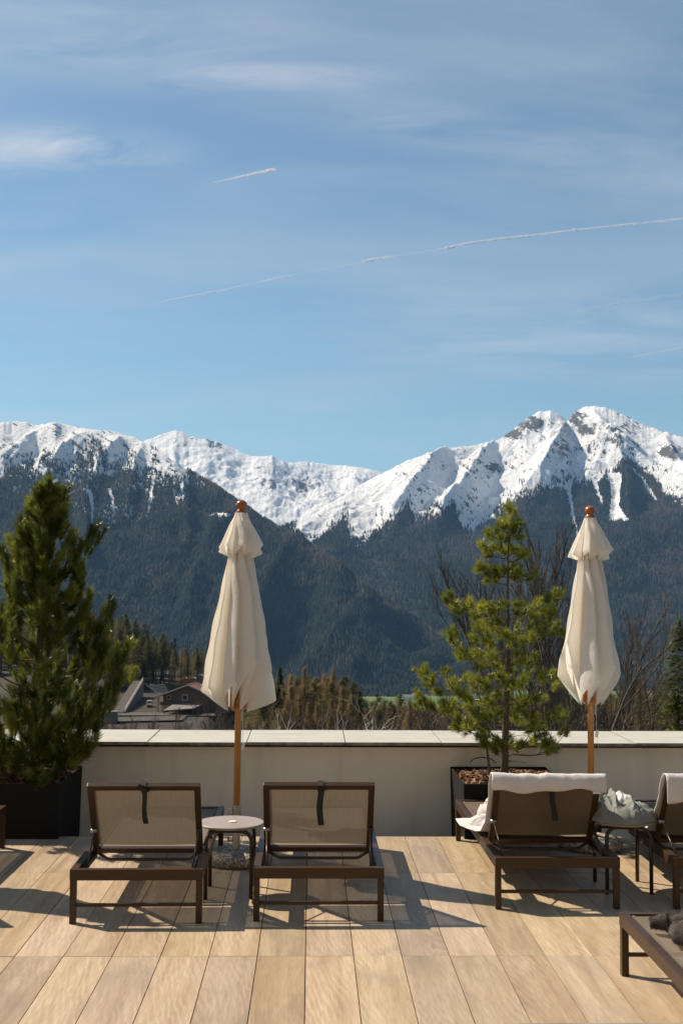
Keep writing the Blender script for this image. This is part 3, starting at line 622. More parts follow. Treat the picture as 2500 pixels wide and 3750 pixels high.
# ------------------------------------------------------------------ sun loungers
def make_lounger(label, fabric_mat, seed=0, strap=(.02, .23, .034, 0), back_top=(.27, .715), group='brown framed sun loungers on the terrace'):
    root = empty('sun_lounger', (0, 0, 0), label, 'sun lounger', group)
    W, L, H = .73, 1.92, .295; rw, rh = .042, .060
    for s in (-1, 1):
        mb = MB(); mb.bar((s*(W/2-rw/2), rw, H-rh/2), (s*(W/2-rw/2), L-rw, H-rh/2), rw, rh); mb.build('side_rail', FRAME, root, bevel=.003)
    for y, nm in ((rw/2, 'end_rail'), (L-rw/2, 'end_rail')):
        mb = MB(); mb.bar((-W/2, y, H-rh/2), (W/2, y, H-rh/2), rw, rh); mb.build(nm, FRAME, root, bevel=.003)
    for sx in (-1, 1):
        for y in (rw/2+.001, L-rw/2-.001):
            mb = MB(); mb.box((sx*(W/2-.018-.001), y, (H-rh)/2), (.034, rw, H-rh)); mb.build('leg', FRAME, root, bevel=.003)
    for y in (rw/2, L-rw/2):
        mb = MB(); mb.bar((-W/2+.036, y, .098), (W/2-.036, y, .098), .018, .018); mb.build('stretcher', FRAME, root, bevel=.002)
    mb = MB()
    for s in (-1, 1): mb.bar((s*(W/2-rw-.012), .05, H-.04), (s*(W/2-rw-.012), .55, H-.04), .014, .022)
    mb.bar((-W/2+rw, .15, H-.038), (W/2-rw, .15, H-.038), .018, .02)
    for k in range(6):
        for s in (-1, 1): mb.box((s*(W/2-rw-.013), .09+k*.045, H-.025), (.012, .010, .014))
    mb.build('ratchet_frame', DARKTUBE, root)
    # seat sling: sags a little between the side rails
    nx, ny = 14, 24; w2 = W/2-rw-.002; mb = MB(); vs = []
    for j in range(ny+1):
        for i in range(nx+1):
            x = -w2+2*w2*i/nx; y = .57+(L-rw-.005-.57)*j/ny
            vs.append((x, y, H-.010-.012*(1-(x/w2)**4)*min(1, j/2, (ny-j)/2)))
    mb.add(vs, [(j*(nx+1)+i, j*(nx+1)+i+1, (j+1)*(nx+1)+i+1, (j+1)*(nx+1)+i) for j in range(ny) for i in range(nx)])
    mb.build('seat_sling', fabric_mat, root, smooth=True)
    mb = MB()
    for s in (-1, 1): mb.bar((s*(w2-.012), .58, H-.006), (s*(w2-.012), L-rw-.01, H-.006), .012, .004)
    mb.build('sling_hem', fabric_mat, root)
    # raised backrest
    hy, hz = .55, .272; ty, tz = back_top; d = Vector((0, ty-hy, tz-hz)); Lb = d.length; d.normalize(); nrm = Vector((0, -d.z, d.y)) # nrm points to the back
    if nrm.y > 0: nrm = -nrm
    o = Vector((0, hy, hz)); bw = .325; sw = .036
    def bp(x, t, q=0): return o+Vector((x, 0, 0))+d*t+nrm*q
    back = empty('backrest', (0, 0, 0)); back.parent = root
    for s in (-1, 1):
        mb = MB(); mb.bar(bp(s*(bw-sw/2), -.01), bp(s*(bw-sw/2), Lb-.032), sw, .028, up=nrm); mb.build('backrest_stile', FRAME, back, bevel=.002)
    mb = MB(); mb.bar(bp(-bw, Lb-.016), bp(bw, Lb-.016), .032, .034, up=nrm); mb.build('backrest_rail', FRAME, back, bevel=.003)
    mb = MB(); mb.bar(bp(-bw+sw, .018), bp(bw-sw, .018), .036, .022, up=nrm); mb.build('backrest_rail', FRAME, back, bevel=.002)
    vs = []; nx, ny = 12, 14; x2 = bw-sw
    mb = MB()
    for j in range(ny+1):
        for i in range(nx+1):
            s_ = i/nx*2-1; t = .065-.006*(1-s_*s_)+(Lb-.034-.065)*j/ny
            vs.append(bp(s_*x2, t, .004-.010*(1-s_**2)*math.sin(math.pi*j/ny)))
    mb.add(vs, [(j*(nx+1)+i, j*(nx+1)+i+1, (j+1)*(nx+1)+i+1, (j+1)*(nx+1)+i) for j in range(ny) for i in range(nx)])
    mb.build('backrest_sling', fabric_mat, back, smooth=True)
    mb = MB()
    mb.tube([bp(-bw+.03, -.012), bp(-bw+.075, -.040, .012), bp(-bw+.10, -.046, .015), bp(bw-.10, -.046, .015), bp(bw-.075, -.040, .012), bp(bw-.03, -.012)], .0095, 8)
    mb.build('hinge_tube', DARKTUBE, back, smooth=True)
    for s in (-1, 1):
        a = bp(s*(bw-.018), Lb*.36, .02); b = Vector((s*(bw-.03), .15, H-.03))
        mb = MB(); mb.tube([a, b], .0055, 8); mb.build('support_strut', DARKTUBE, root, smooth=True)
        mb = MB(); mb.tube([a-Vector((s*.015, 0, 0)), a+Vector((s*.02, 0, 0))], .011, 10); mb.build('pivot_bolt', STEEL if s < 0 else DARKTUBE, root, smooth=True)
    # black fastening strap hanging from the top rail
    sx, sl, sw_, tw = strap; mb = MB(); top = bp(sx, Lb-.012, .020)
    vs = []
    for k in range(9):
        t = k/8; c = top+Vector((tw*t+.006*math.sin(t*5+seed), -.008-.004*math.sin(t*4+seed), -sl*t)); hw = sw_/2*(1-.55*abs(tw)*12*math.sin(math.pi*min(1, t*1.2)))
        vs += [c+Vector((-hw, 0, 0)), c+Vector((hw, -.004*math.sin(3*t+seed), 0)), c+Vector((hw, .003, 0)), c+Vector((-hw, .003, 0))]
    fs = [(k*4+a, k*4+(a+1) % 4, k*4+4+(a+1) % 4, k*4+4+a) for k in range(8) for a in range(4)]+[(32, 33, 34, 35)]
    mb.add(vs, fs); loop = [bp(sx, Lb+.004, -.022), bp(sx, Lb+.004, .022), bp(sx, Lb-.038, .022), bp(sx, Lb-.038, -.022)]
    for a, b in zip(loop, loop[1:]+loop[:1]): mb.bar(a, b, .003, sw_*.98, up=(1, 0, 0))
    if tw:
        for k in range(4): mb.box(bp(sx-.018+.012*k, Lb+.004-.008*k, .022), (.03, .012, .016), Matrix.Rotation(k*.8+seed, 3, 'Y'))
    mb.build('strap', STRAP, back, smooth=False)
    return root
def put(o, x, y, rz=0): o.location = (x, y, 0); o.rotation_euler = (0, 0, rz); return o
lx = lambda ul, ur, v: (G(ul/K, v/K).x+G(ur/K, v/K).x)/2
Y1 = G(252/K, 3384/K).y; Y2 = G(927/K, 3376/K).y; Y3 = G(1814/K, 3331/K).y; Y5 = G(2275/K, 3577/K).y
print('LOUNGER Y', Y1, Y2, Y3, Y5, 'x', lx(252, 740, 3383), lx(927, 1404, 3375), lx(1814, 2272, 3332))
l1 = put(make_lounger('brown lounger nearest the dense pine, its black strap knotted at the top rail', FABRIC, 1, (.0, .20, .030, .02)), lx(252, 740, 3383), Y1, R(.6))
l2 = put(make_lounger('brown framed lounger right of the small round table, bare taupe back and flat black strap', FABRIC, 2, (.01, .215, .036, 0)), lx(927, 1404, 3375), Y2)
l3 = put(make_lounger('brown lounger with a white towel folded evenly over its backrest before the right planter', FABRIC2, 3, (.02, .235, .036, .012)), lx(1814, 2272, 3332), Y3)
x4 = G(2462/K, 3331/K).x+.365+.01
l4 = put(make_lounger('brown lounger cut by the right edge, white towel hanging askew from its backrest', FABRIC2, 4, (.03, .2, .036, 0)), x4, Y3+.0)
x5 = G(2275/K, 3577/K).x+.365
l5 = put(make_lounger('brown lounger in the bottom right foreground, flat foot end holding a grey fleece', FABRIC, 5), x5, Y5-1.92+.042)
x6 = P(4.7/K, 2960/K, 8.5).x-.365
l6 = put(make_lounger('brown lounger cut by the left edge below the dark planter, only its far corner showing', FABRIC, 6), x6, Y1+.03)

# ------------------------------------------------------------------ small round tables
def make_table(cx, cy, label, rad=.202, zt=.425, sp=.136):
    root = empty('side_table', (cx, cy, 0), label, 'side table', 'small round tables between loungers')
    mb = MB(); mb.lathe([(rad-.004, -.016), (rad, -.013), (rad, -.002), (rad-.003, 0)], (0, 0, zt), 48); mb.build('table_top', TABLETOP, root, bevel=0)
    for s in (-1, 1):
        pts = []
        for k in range(7):
            a = math.pi/2*k/6; pts.append((-sp+.065-.065*math.cos(a), s*(sp+.02-.02*math.sin(a)), zt-.09+.065*math.sin(a)-.004))
        left = [(-sp, s*(sp+.022), 0)]+pts; right = [(-x, y, z) for x, y, z in reversed(left)]
        mb = MB(); mb.tube(left+[(0, s*sp, zt-.0285)], .0125, 10); mb.build('leg', DARKTUBE, root, smooth=True)
        mb = MB(); mb.tube([(0, s*sp, zt-.0286)]+right, .0124, 10); mb.build('leg', DARKTUBE, root, smooth=True)
    mb = MB(); mb.bar((0, -sp, zt-.03), (0, sp, zt-.03), .02, .012); mb.build('cross_bar', DARKTUBE, root)
    return root
t1 = make_table(-.478, 7.385, 'empty small round table with grey-brown top and a white disc between the two bare loungers')
mb = MB(); mb.lathe([(.023, 0), (.025, .002), (.025, .005), (.022, .0065)], (.012, -.01, .425), 24)
for k in (-1, 1): mb.lathe([(.0028, 0), (.0028, .0012)], (.012+k*.015, -.01, .4315), 8)
mb.build('cap_disc', WHITE, t1, smooth=False)
t2 = make_table(1.956, 7.50, 'small round table piled with grey-green clothes between the two towel-draped loungers')

# ------------------------------------------------------------------ closed parasols
def cloth_cone(mb, n, zt, rt, zr, zf, rf, seed, swirl=.80, nt=30, ns=14, rrib=.082, prof=1.0, wr=.007, hp=1.5):
    rnd = random.Random(seed); ang = []; a = rnd.uniform(0, .5)
    wts = [rnd.uniform(.75, 1.3) for _ in range(n)]; S = sum(wts)
    fz = [zf+rnd.uniform(-.24, .10)*(zf-zr)/.30 for _ in range(n)]; fr = [rf*rnd.uniform(.86, 1.10) for _ in range(n)]; sw = [swirl*rnd.uniform(.5, 1.3) for _ in range(n)]
    rows = []; th0 = a
    cols = []
    for p in range(n):
        w = wts[p]/S*2*math.pi
        for k in range(ns):
            s = k/ns; b = 1-abs(2*s-1)**1.35
            cols.append((th0+w*s, b, fz[p], fr[p], sw[p], p, s))
        th0 += w
    vs = []
    for j in range(nt+1):
        t = j/nt
        for (th, b, zf_, rf_, sw_, p, s) in cols:
            zh = zr+(zf_-zr)*b**hp
            z = zt-(zt-zh)*t
            q = (zt-z)/(zt-zf_); rfin = rt+(rf_-rt)*min(1.12, q)**prof
            if z < zf_: rfin *= 1-.34*(zf_-z)/max(.05, zf_-zr)
            r = rt*(1-t)+(rrib if z > zf_ else rrib*(1-.12*(zf_-z)/max(.05, zf_-zr)))*t; r = r+(rfin-r)*b*min(1, t*3+.25)
            r += wr*math.sin(7*th+9*z+seed+p)*b*t + wr*.8*math.sin(23*z+3.1*p+4*s)*b*t
            aa = th+sw_*b*min(1, t*2.2)
            vs.append((r*math.cos(aa), r*math.sin(aa), z))
    m = len(cols)
    mb.add(vs, [(j*m+k, j*m+(k+1) % m, (j+1)*m+(k+1) % m, (j+1)*m+k) for j in range(nt) for k in range(m)])
    mb.add([(rt*.9*math.cos(c[0]), rt*.9*math.sin(c[0]), zt+.004) for c in cols]+[(0, 0, zt+.012)], [(k, (k+1) % m, m) for k in range(m)])
def make_umbrella(x, y, z_top, zr, zf, rf, seed, label, lean=0, rz=0, tag_h=1.0):
    root = empty('parasol', (x, y, 0), label, 'parasol', 'closed cream parasols'); root.rotation_euler = (0, lean, 0)
    mb = MB(); mb.lathe([(.205, 0), (.222, .02), (.222, .048), (.205, .072), (.16, .085), (.05, .090)], n=40); mb.build('base_stone', AGGREGATE, root, smooth=True)
    mb = MB(); mb.lathe([(.0275, .085), (.0275, .375), (.0285, .376), (.0285, .384)], n=20); mb.lathe([(.060, .086), (.060, .094)], n=6)
    mb.build('stand_tube', STEEL, root, smooth=False)
    for zz in (.33, .15):
        mb = MB(); mb.tube([(-.024, -.008, zz), (-.058, -.020, zz)], .005, 8); mb.tube([(-.056, -.020, zz-.022), (-.056, -.020, zz+.026)], .004, 8); mb.box((-.050, -.018, zz+.012), (.012, .02, .034)); mb.build('clamp_knob', STEEL, root)
    for k in range(4):
        a = k*math.pi/2+.6; mb = MB(); mb.lathe([(.007, 0), (.007, .010), (.004, .014)], (.048*math.cos(a), .048*math.sin(a), .092), 6); mb.build('bolt', STEEL, root)
    mb = MB(); mb.tube([(0, 0, .10), (0, 0, z_top-.06)], .0225, 20); mb.build('pole', POLE, root, smooth=True)
    zt = z_top-.075
    mb = MB(); cloth_cone(mb, 8, zt, .036, zr, zf, rf, seed, prof=1.0); c = mb.build('canopy', CANVAS, root, smooth=True)
    mb = MB(); cloth_cone(mb, 8, zt+.012, .044, zt-.30, zt-.225, rf*.68, seed+5, swirl=.55, nt=14, rrib=.080, wr=.003); c = mb.build('canopy_vent', CANVAS, root, smooth=True)
    mb = MB(); mb.lathe([(.036, 0), (.037, .008), (.032, .018), (.024, .026), (.024, .030), (.036, .042), (.0395, .055), (.037, .068), (.028, .080), (.014, .088), (.003, .091)], (0, 0, z_top-.062), 24); mb.build('finial', FINIAL, root, smooth=True)
    mb = MB(); mb.lathe([(.032, 0), (.040, .006), (.040, .036), (.034, .042), (.034, .056), (.040, .062), (.040, .088), (.03, .094)], (0, 0, zr+.0), 24); mb.build('hub', POLE, root, smooth=True)
    for k in range(8):
        a = k*math.pi/4+.2; ca, sa = math.cos(a), math.sin(a)
        mb = MB(); mb.bar((.048*ca, .048*sa, zr+.02), (.040*ca, .040*sa, zt-.1), .014, .020, up=(ca, sa, 0)); mb.build('rib', POLE, root)
    # pull cord with its small tag
    mb = MB(); pts = [(.030+.006*math.sin(k*.9), -.030-.004*math.cos(k), zr+.16-.045*k) for k in range(6)]
    mb.tube(pts, .0035, 6); mb.lathe([(.002, -.006), (.007, 0), (.002, .006)], pts[3], 8); mb.build('cord', CANVAS, root, smooth=True)
    mb = MB(); zq = tag_h; mb.tube([(.036, -.03, zr), (.034, -.030, zr-.08), (.035, -.03, zq)], .0014, 5); mb.box((.037, -.03, zq-.022), (.022, .006, .05), Matrix.Rotation(R(8), 3, 'Y')); mb.tube([(.036, -.03, zq-.045), (.05, -.03, zq-.13)], .0012, 5); mb.build('cord_tag', WHITE, root)
    return root
u1x, u1y = -.492, 8.18
make_umbrella(u1x, u1y, 2.43, 1.015, 1.33, .248, 13, 'closed cream parasol standing behind the empty round table and between the two bare loungers', lean=R(.25), tag_h=.80)
u2 = G(2163/K, 3106/K); print('umb2', u2)
make_umbrella(u2.x, u2.y, 2.44, 1.02, 1.36, .245, 29, 'closed cream parasol on the right, rising behind the towel-draped lounger', lean=R(.25), tag_h=.84)
u0 = make_umbrella(-2.86, 7.95, 2.43, 1.015, 1.33, .25, 41, 'closed cream parasol standing beyond the left edge, its shadow crossing the planks', lean=R(-.2))

# ------------------------------------------------------------------ potted pines
def needles(shoots, rnd, per, nl, width, spread=(25, 70), jitter=.35):
    """shoots: (base, dir, length, tone); every needle is one slim triangle"""
    B = np.array([s[0] for s in shoots]); D = np.array([s[1] for s in shoots]); L = np.array([s[2] for s in shoots]); T = np.array([s[3] for s in shoots])
    n = len(shoots); k = per; B = np.repeat(B, k, 0); D = np.repeat(D, k, 0); L = np.repeat(L, k); T = np.repeat(T, k); N = n*k
    D = D/np.linalg.norm(D, axis=1, keepdims=True)
    q = rnd.random(N)**.8; start = B+D*(L*q)[:, None]
    up = np.where(np.abs(D[:, 2:3]) > .9, np.array([[1., 0, 0]]), np.array([[0, 0, 1.]]))
    X = np.cross(D, up); X /= np.linalg.norm(X, axis=1, keepdims=True); Y = np.cross(D, X)
    a = rnd.random(N)*2*np.pi; sp = np.radians(spread[0]+(spread[1]-spread[0])*rnd.random(N)*(1.1-.6*q))
    dd = D*np.cos(sp)[:, None]+(X*np.cos(a)[:, None]+Y*np.sin(a)[:, None])*np.sin(sp)[:, None]
    ln = nl*(.7+.5*rnd.random(N))
    bend = np.array([[0, 0, -1.]])*(.10*ln*rnd.random(N))[:, None]
    tip = start+dd*ln[:, None]+bend
    side = np.cross(dd, rnd.normal(size=(N, 3))); side /= np.linalg.norm(side, axis=1, keepdims=True)+1e-9; side *= width/2
    V = np.stack([start-side, start+side, tip], 1).reshape(-1, 3); F = np.arange(N*3).reshape(N, 3)
    tone = np.clip(T+(rnd.random(N)-.5)*jitter, 0, 1)
    return V, F, np.repeat(tone, 3)
def grow(trunk, tips, rnd, mbs, r0=.011, rise=.25):
    """tie every tip back to the nearest part of the tree that lies further in; returns end directions"""
    nodes = [np.array(p) for p in trunk]; nd = [0.0]*len(nodes); dirs = [None]*len(tips)
    tr = np.array([p for p in trunk])
    def axis_dist(p): 
        x = np.interp(p[2], tr[:, 2], tr[:, 0]); y = np.interp(p[2], tr[:, 2], tr[:, 1]); return math.hypot(p[0]-x, p[1]-y)
    order = sorted(range(len(tips)), key=lambda i: axis_dist(tips[i])+.2*rnd.random())
    N = np.array(nodes); ND = np.array(nd)
    for i in order:
        t = np.array(tips[i]); ad = axis_dist(t)
        d = N-t; dist = np.linalg.norm(d, axis=1); cost = dist+np.maximum(0, N[:, 2]-t[2]+rise*ad*.5)*1.6+np.maximum(0, ND-ad+.02)*6
        k = int(np.argmin(cost)); a = N[k]; v = t-a; l = np.linalg.norm(v)
        m = max(3, int(l/.05)); sag = -.10*l; pts = []
        wob = (rnd.random(3)-.5)*.10*l
        for q in range(m+1):
            f = q/m; p = a+v*f+np.array([0, 0, sag*math.sin(math.pi*f)*.8])+wob*math.sin(math.pi*f); pts.append(p)
        ra = max(.0028, r0*(1-.75*min(1, ND[k]/.8))*min(1, .4+l)); rad = [ra*(1-q/m)+.0022*(q/m) for q in range(m+1)]
        mbs.tube([Vector(p) for p in pts], rad, 5, cap=False)
        dirs[i] = pts[-1]-pts[-2]
        N = np.vstack([N, np.array(pts[1:])]); ND = np.concatenate([ND, [axis_dist(p) for p in pts[1:]]])
    return dirs

# open young pine in the right planter (tuft positions read off the picture, each given its own depth)
tufts = [(575,110),(585,150),(560,180),(600,190),(580,225),(470,250),(500,215),(540,210),(610,200),(605,255),(500,270),(560,265),
 (420,320),(460,360),(500,330),(530,350),(600,350),(650,380),(570,330),
 (400,450),(450,460),(500,470),(540,460),(600,455),(690,495),(640,480),(480,515),(420,435),(580,480),
 (210,620),(250,650),(300,690),(345,660),(400,690),(440,660),(500,670),(540,650),(600,700),(650,710),(700,680),(740,650),(790,630),(850,590),(800,700),(700,720),(230,600),(470,700),(620,660),(760,690),(820,610),(380,720),
 (230,820),(260,870),(300,920),(380,790),(440,820),(490,790),(380,850),(450,900),(620,800),(680,790),(740,820),(830,780),(640,880),(700,850),(850,820),(240,850),(410,760),(460,770),(540,830),(590,860),(760,770),(520,750),(430,860),
 (300,950),(350,960),(80,1030),(120,1080),(210,1050),(330,1070),(420,1010),(460,1060),(560,1020),(600,1030),(680,1060),(640,1110),(750,1090),(830,1060),(240,1120),(400,1080),(65,1050),(500,1000),(640,980),(700,960),(690,1010),(520,1080),(370,1120),(440,1120),(560,1100),(610,940),(470,960),(390,940),
 (110,1110),(70,1210),(130,1240),(260,1140),(300,1170),(420,1220),(470,1210),(590,1130),(700,1190),(740,1200),(640,1210),(340,1250),(240,1240),(830,1110),(60,1180),(95,1230),(350,1190),(500,1170),(560,1190),(610,1260),(180,1150),(200,1230),
 (200,1270),(290,1330),(330,1320),(400,1290),(370,1340),(440,1310),(490,1290),(590,1300),(650,1330),(720,1320),(790,1300),(860,1300),(740,1340),(280,1360),(890,1390),(430,1370),(260,1300),(540,1320),(690,1290),(870,1285),(340,1370),
 (440,1440),(500,1450),(530,1460),(480,1480),(640,1460),(700,1440),(760,1460),(800,1480),(600,1480),(740,1400),(420,1420),(460,1410),(780,1440),(820,1490),(560,1420),(680,1400)]
TY = 9.36
def c2(cx_, cy_, Y=TY): return P((1500+cx_*.6378)/K, (1800+cy_*.6378)/K, Y)
tr_pts = [c2(540, 1640), c2(545, 1500), c2(548, 1330), c2(556, 1160), c2(562, 980), c2(563, 760), c2(560, 560), c2(562, 380), c2(570, 250), c2(578, 150)]
tr_pts[0].z = .30
rn = np.random.default_rng(12)
tips = []
for (a, b) in tufts:
    axis = np.interp(b, [110, 300, 560, 1000, 1500], [575, 565, 560, 562, 545]); half = abs(a-axis)*.6378/F_PX*TY*1.0
    env = np.interp(b, [110, 250, 400, 520, 620, 900, 1050, 1300, 1450, 1520], [.03, .16, .2, .24, .5, .55, .68, .62, .5, .4])
    mx = math.sqrt(max(.01, env**2-half**2))*.8; dy = float(np.clip(rn.normal()*.5, -1, 1))*mx
    dy = min(dy, 1.2)
    tips.append(np.array(c2(a, b, TY+dy)))
pine = empty('pine_tree', tuple(tr_pts[0]), 'open young pine with bright green needle tufts growing in the right planter', 'pine tree', 'pines in planters')
off = np.array(tr_pts[0])
def local(V): return V-off
mb = MB(); mb.tube([Vector(local(np.array(p))) for p in tr_pts], [.034, .029, .025, .022, .018, .014, .011, .009, .007, .005], 12); mb.build('trunk', BARK, pine, smooth=True)
mb = MB(); st = [c2(470, 1600, 9.28), c2(450, 1540, 9.28), c2(438, 1450, 9.3), c2(430, 1380, 9.3)]; st[0].z = .32
mb.tube([Vector(local(np.array(p))) for p in st], [.013, .010, .008, .005], 8); mb.build('trunk', BARK, pine, smooth=True)
mb = MB(); trl = [np.array(p) for p in tr_pts]; dense = [trl[i]+(trl[i+1]-trl[i])*f for i in range(len(trl)-1) for f in np.linspace(0, 1, 8, endpoint=False)]
dirs = grow(dense[4:], tips, rn, mb)
for v in range(24):    # dead twigs at the foot of the crown
    a = dense[6+v % 14]; an = rn.random()*6.28; l = .06+.14*rn.random(); e = a+np.array([math.cos(an)*l, math.sin(an)*l, -.02+.05*rn.random()]); mb.tube([Vector(a), Vector((a+e)/2+np.array([0, 0, .01])), Vector(e)], [.003, .002, .001], 4)
mb.v = [tuple(np.array(p)-off) for p in mb.v]; mb.build('branches', BARK, pine, smooth=True, kind='stuff')
shoots = []
for t, d in zip(tips, dirs):
    base_t = rn.uniform(.25, .75)
    for q in range(5):
        dv = np.array(d)/np.linalg.norm(d)*.7+np.array([0, 0, .55])+rn.normal(size=3)*.55; dv /= np.linalg.norm(dv)
        s = t+rn.normal(size=3)*np.array([.020, .04, .015]); shoots.append((s-off-dv*.03, dv, .05+.03*rn.random(), base_t+rn.uniform(-.15, .15)))
V, F, T = needles(shoots, rn, 95, .060, .0034, (20, 75), .5); obj('needles', np_mesh('needles', V, F, NEEDLE, {'tone': T}), pine, kind='stuff')

# dense pine in the left planter
def c1(cx_, cy_, Y): return P((cx_*.5103)/K, (1700+cy_*.5103)/K, Y)
T1Y = 9.34
tp = [c1(195, 2200, T1Y), c1(215, 2050, T1Y), c1(250, 1700, T1Y), c1(290, 1200, T1Y), c1(325, 800, T1Y), c1(345, 500, T1Y), c1(350, 300, T1Y), c1(355, 160, T1Y)]
tp[0].z = .30; off1 = np.array(tp[0]); rn = np.random.default_rng(21)
rp = [(90, 368), (150, 410), (200, 430), (300, 445), (380, 455), (440, 490), (540, 590), (620, 530), (740, 600), (880, 585), (950, 630), (1100, 775), (1200, 790), (1290, 850), (1480, 880), (1600, 850), (1700, 780), (1850, 730), (1950, 650), (2000, 640), (2100, 560), (2180, 420)]
ax = [(90, 355), (500, 345), (800, 325), (1200, 290), (1700, 250), (2200, 200)]
tips = []; upd = []
def addtip(cx_, cy_, Y): tips.append(np.array(c1(cx_, cy_, Y)))
for (a, b) in ((355, 110), (340, 200), (375, 190), (470, 190), (445, 240), (470, 330), (215, 290), (240, 370), (270, 250), (300, 310), (420, 300), (150, 420), (200, 440), (130, 480), (75, 555), (120, 600), (700, 470), (670, 520), (640, 560), (600, 590), (560, 600), (500, 480),
               (600, 735), (550, 760), (500, 780), (560, 870), (600, 930), (20, 640), (60, 700), (190, 680), (250, 720), (800, 1000), (780, 1060), (740, 1090), (930, 1310), (890, 1350), (850, 1400), (800, 1420), (920, 1490), (870, 1520), (840, 1560), (640, 2010), (600, 2060), (560, 2090), (270, 2250), (300, 2290), (240, 2210), (500, 2080), (440, 2060)):
    addtip(a, b, T1Y+rn.uniform(-.12, .12))
tips[-5] = np.array(c1(265, 2240, 8.98)); tips[-4] = np.array(c1(300, 2280, 8.95)); tips[-3] = np.array(c1(235, 2230, 9.0))
n_t = 0
while n_t < 430:
    y_ = 130+rn.random()**.72*2000; xr = np.interp(y_, *zip(*rp)); xa = np.interp(y_, *zip(*ax)); Rm = (xr-xa)*.5103/F_PX*T1Y*.97
    a_ = rn.random()*6.283; q = rn.random()**.42; dx, dy = math.cos(a_)*Rm*q, math.sin(a_)*Rm*q
    Yq = T1Y+dy*.85
    if y_ > 1880 and Yq > 9.78: continue
    p = np.array(c1(xa, y_, T1Y))+np.array([dx, dy*.85, -.10*q*Rm]); tips.append(p); n_t += 1
pine1 = empty('pine_tree', tuple(tp[0]), 'dense dark pine filling the left edge, growing in the left planter', 'pine tree', 'pines in planters')
mb = MB(); mb.tube([Vector(np.array(p)-off1) for p in tp], [.058, .048, .038, .030, .022, .015, .010, .006], 14); mb.build('trunk', BARK, pine1, smooth=True)
trl = [np.array(p) for p in tp]; dense = [trl[i]+(trl[i+1]-trl[i])*f for i in range(len(trl)-1) for f in np.linspace(0, 1, 12, endpoint=False)]
mb = MB(); dirs = grow(dense[6:], tips, rn, mb, r0=.016, rise=.5); mb.v = [tuple(np.array(p)-off1) for p in mb.v]; mb.build('branches', BARK, pine1, smooth=True, kind='stuff')
shoots = []
for t, d in zip(tips, dirs):
    dn = np.array(d)/np.linalg.norm(d); bt = rn.uniform(.1, 1.0)
    for q in range(3):
        dv = dn*.8+np.array([0, 0, .9])+rn.normal(size=3)*.16; dv /= np.linalg.norm(dv); L = .10+.06*rn.random()
        s = t+rn.normal(size=3)*.022-dv*L*.7; shoots.append((s-off1, dv, L, bt+rn.uniform(-.12, .12)))
V, F, T = needles(shoots, rn, 150, .068, .0038, (24, 62), .6); obj('needles', np_mesh('needles', V, F, NEEDLE_DARK, {'tone': T}), pine1, kind='stuff')

# ------------------------------------------------------------------ towels, clothes, fleece
def sheet(path, widths, nx, seed, amp=.006, parent=None):
    """cloth laid along a (y, z) path; widths gives left / right x along it"""
    pts = [Vector((0, a, b)) for a, b in path]; L = [0]
    for a, b in zip(pts, pts[1:]): L.append(L[-1]+(b-a).length)
    n = int(L[-1]/.012); vs = []; ys = [p.y for p in pts]; zs = [p.z for p in pts]; lw = [w[0] for w in widths]; rw_ = [w[1] for w in widths]
    for j in range(n+1):
        s = L[-1]*j/n; y, z = np.interp(s, L, ys), np.interp(s, L, zs); y2, z2 = np.interp(s+.004, L, ys), np.interp(s+.004, L, zs); y1, z1 = np.interp(s-.004, L, ys), np.interp(s-.004, L, zs)
        t = Vector((0, y2-y1, z2-z1)); t.normalize(); nr_ = Vector((0, -t.z, t.y))
        a, b = np.interp(s, L, lw), np.interp(s, L, rw_)
        for i in range(nx+1):
            x = a+(b-a)*i/nx; e = float(fbm(np.array([x*9+seed]), np.array([s*7]), 4, seed)[0]-.5); e2 = float(ridged(np.array([x*13+seed]), np.array([s*5+4]), 3, seed+4)[0]-.6)
            vs.append(Vector((x+e*.02, y, z))+nr_*(amp*(2.2*e+1.3*e2)))
    fs = [(j*(nx+1)+i, j*(nx+1)+i+1, (j+1)*(nx+1)+i+1, (j+1)*(nx+1)+i) for j in range(n) for i in range(nx)]
    return vs, fs
def towel(lounger, label, seed, hang, wl, wr, skew=0, seat=True):
    lo = Vector(lounger.location); ty, tz = .27, .715
    path = [(1.02, .325), (.80, .318), (.64, .322), (.585, .335)]+[(.585-(.585-ty-.022)*k/6+.0, .335+(tz-.335-.01)*k/6) for k in range(1, 7)]
    path += [(ty+.012, tz+.016), (ty-.006, tz+.024), (ty-.030, tz+.016), (ty-.044, tz-.006), (ty-.046, tz-hang*.5), (ty-.043, tz-hang)]
    w = [(wl-.13, -.05), (wl-.12, .10), (wl-.05, .22), (wl-.03, wr)]+[(wl-.006, wr)]*6+[(wl, wr)]*6
    vs, fs = sheet(path, w, 44, seed, .007)
    rr_ = []
    for p in vs:
        if p.y < ty-.03 and skew: p.z -= skew*(.5-p.x/.7)*max(0, tz-p.z)*1.0
        if p.y < ty-.035:
            k_ = (tz-p.z)/hang; p.z -= .010*math.sin(p.x*11+seed)*k_+.006*math.sin(p.x*27+seed*2)*k_; p.y += -.010*abs(math.sin(p.x*8+seed))*k_
        if p.y > .57: p.z = max(p.z, .306)
    mb = MB(); mb.add(vs, fs); o = mb.build('towel', TOWEL, None, smooth=True); s_ = o.modifiers.new('pile', 'SOLIDIFY'); s_.thickness = .006; s_.offset = 0
    o.location = lo; tag(o, label, 'towel', 'white towels over the loungers'); return o
tw1 = towel(l3, 'white towel folded evenly over the lounger backrest in front of the right planter', 3, .075, -.345, .345)
mb = MB(); mb.box((.285, .222, .632), (.05, .004, .014)); lb = mb.build('label', WHITE, tw1)
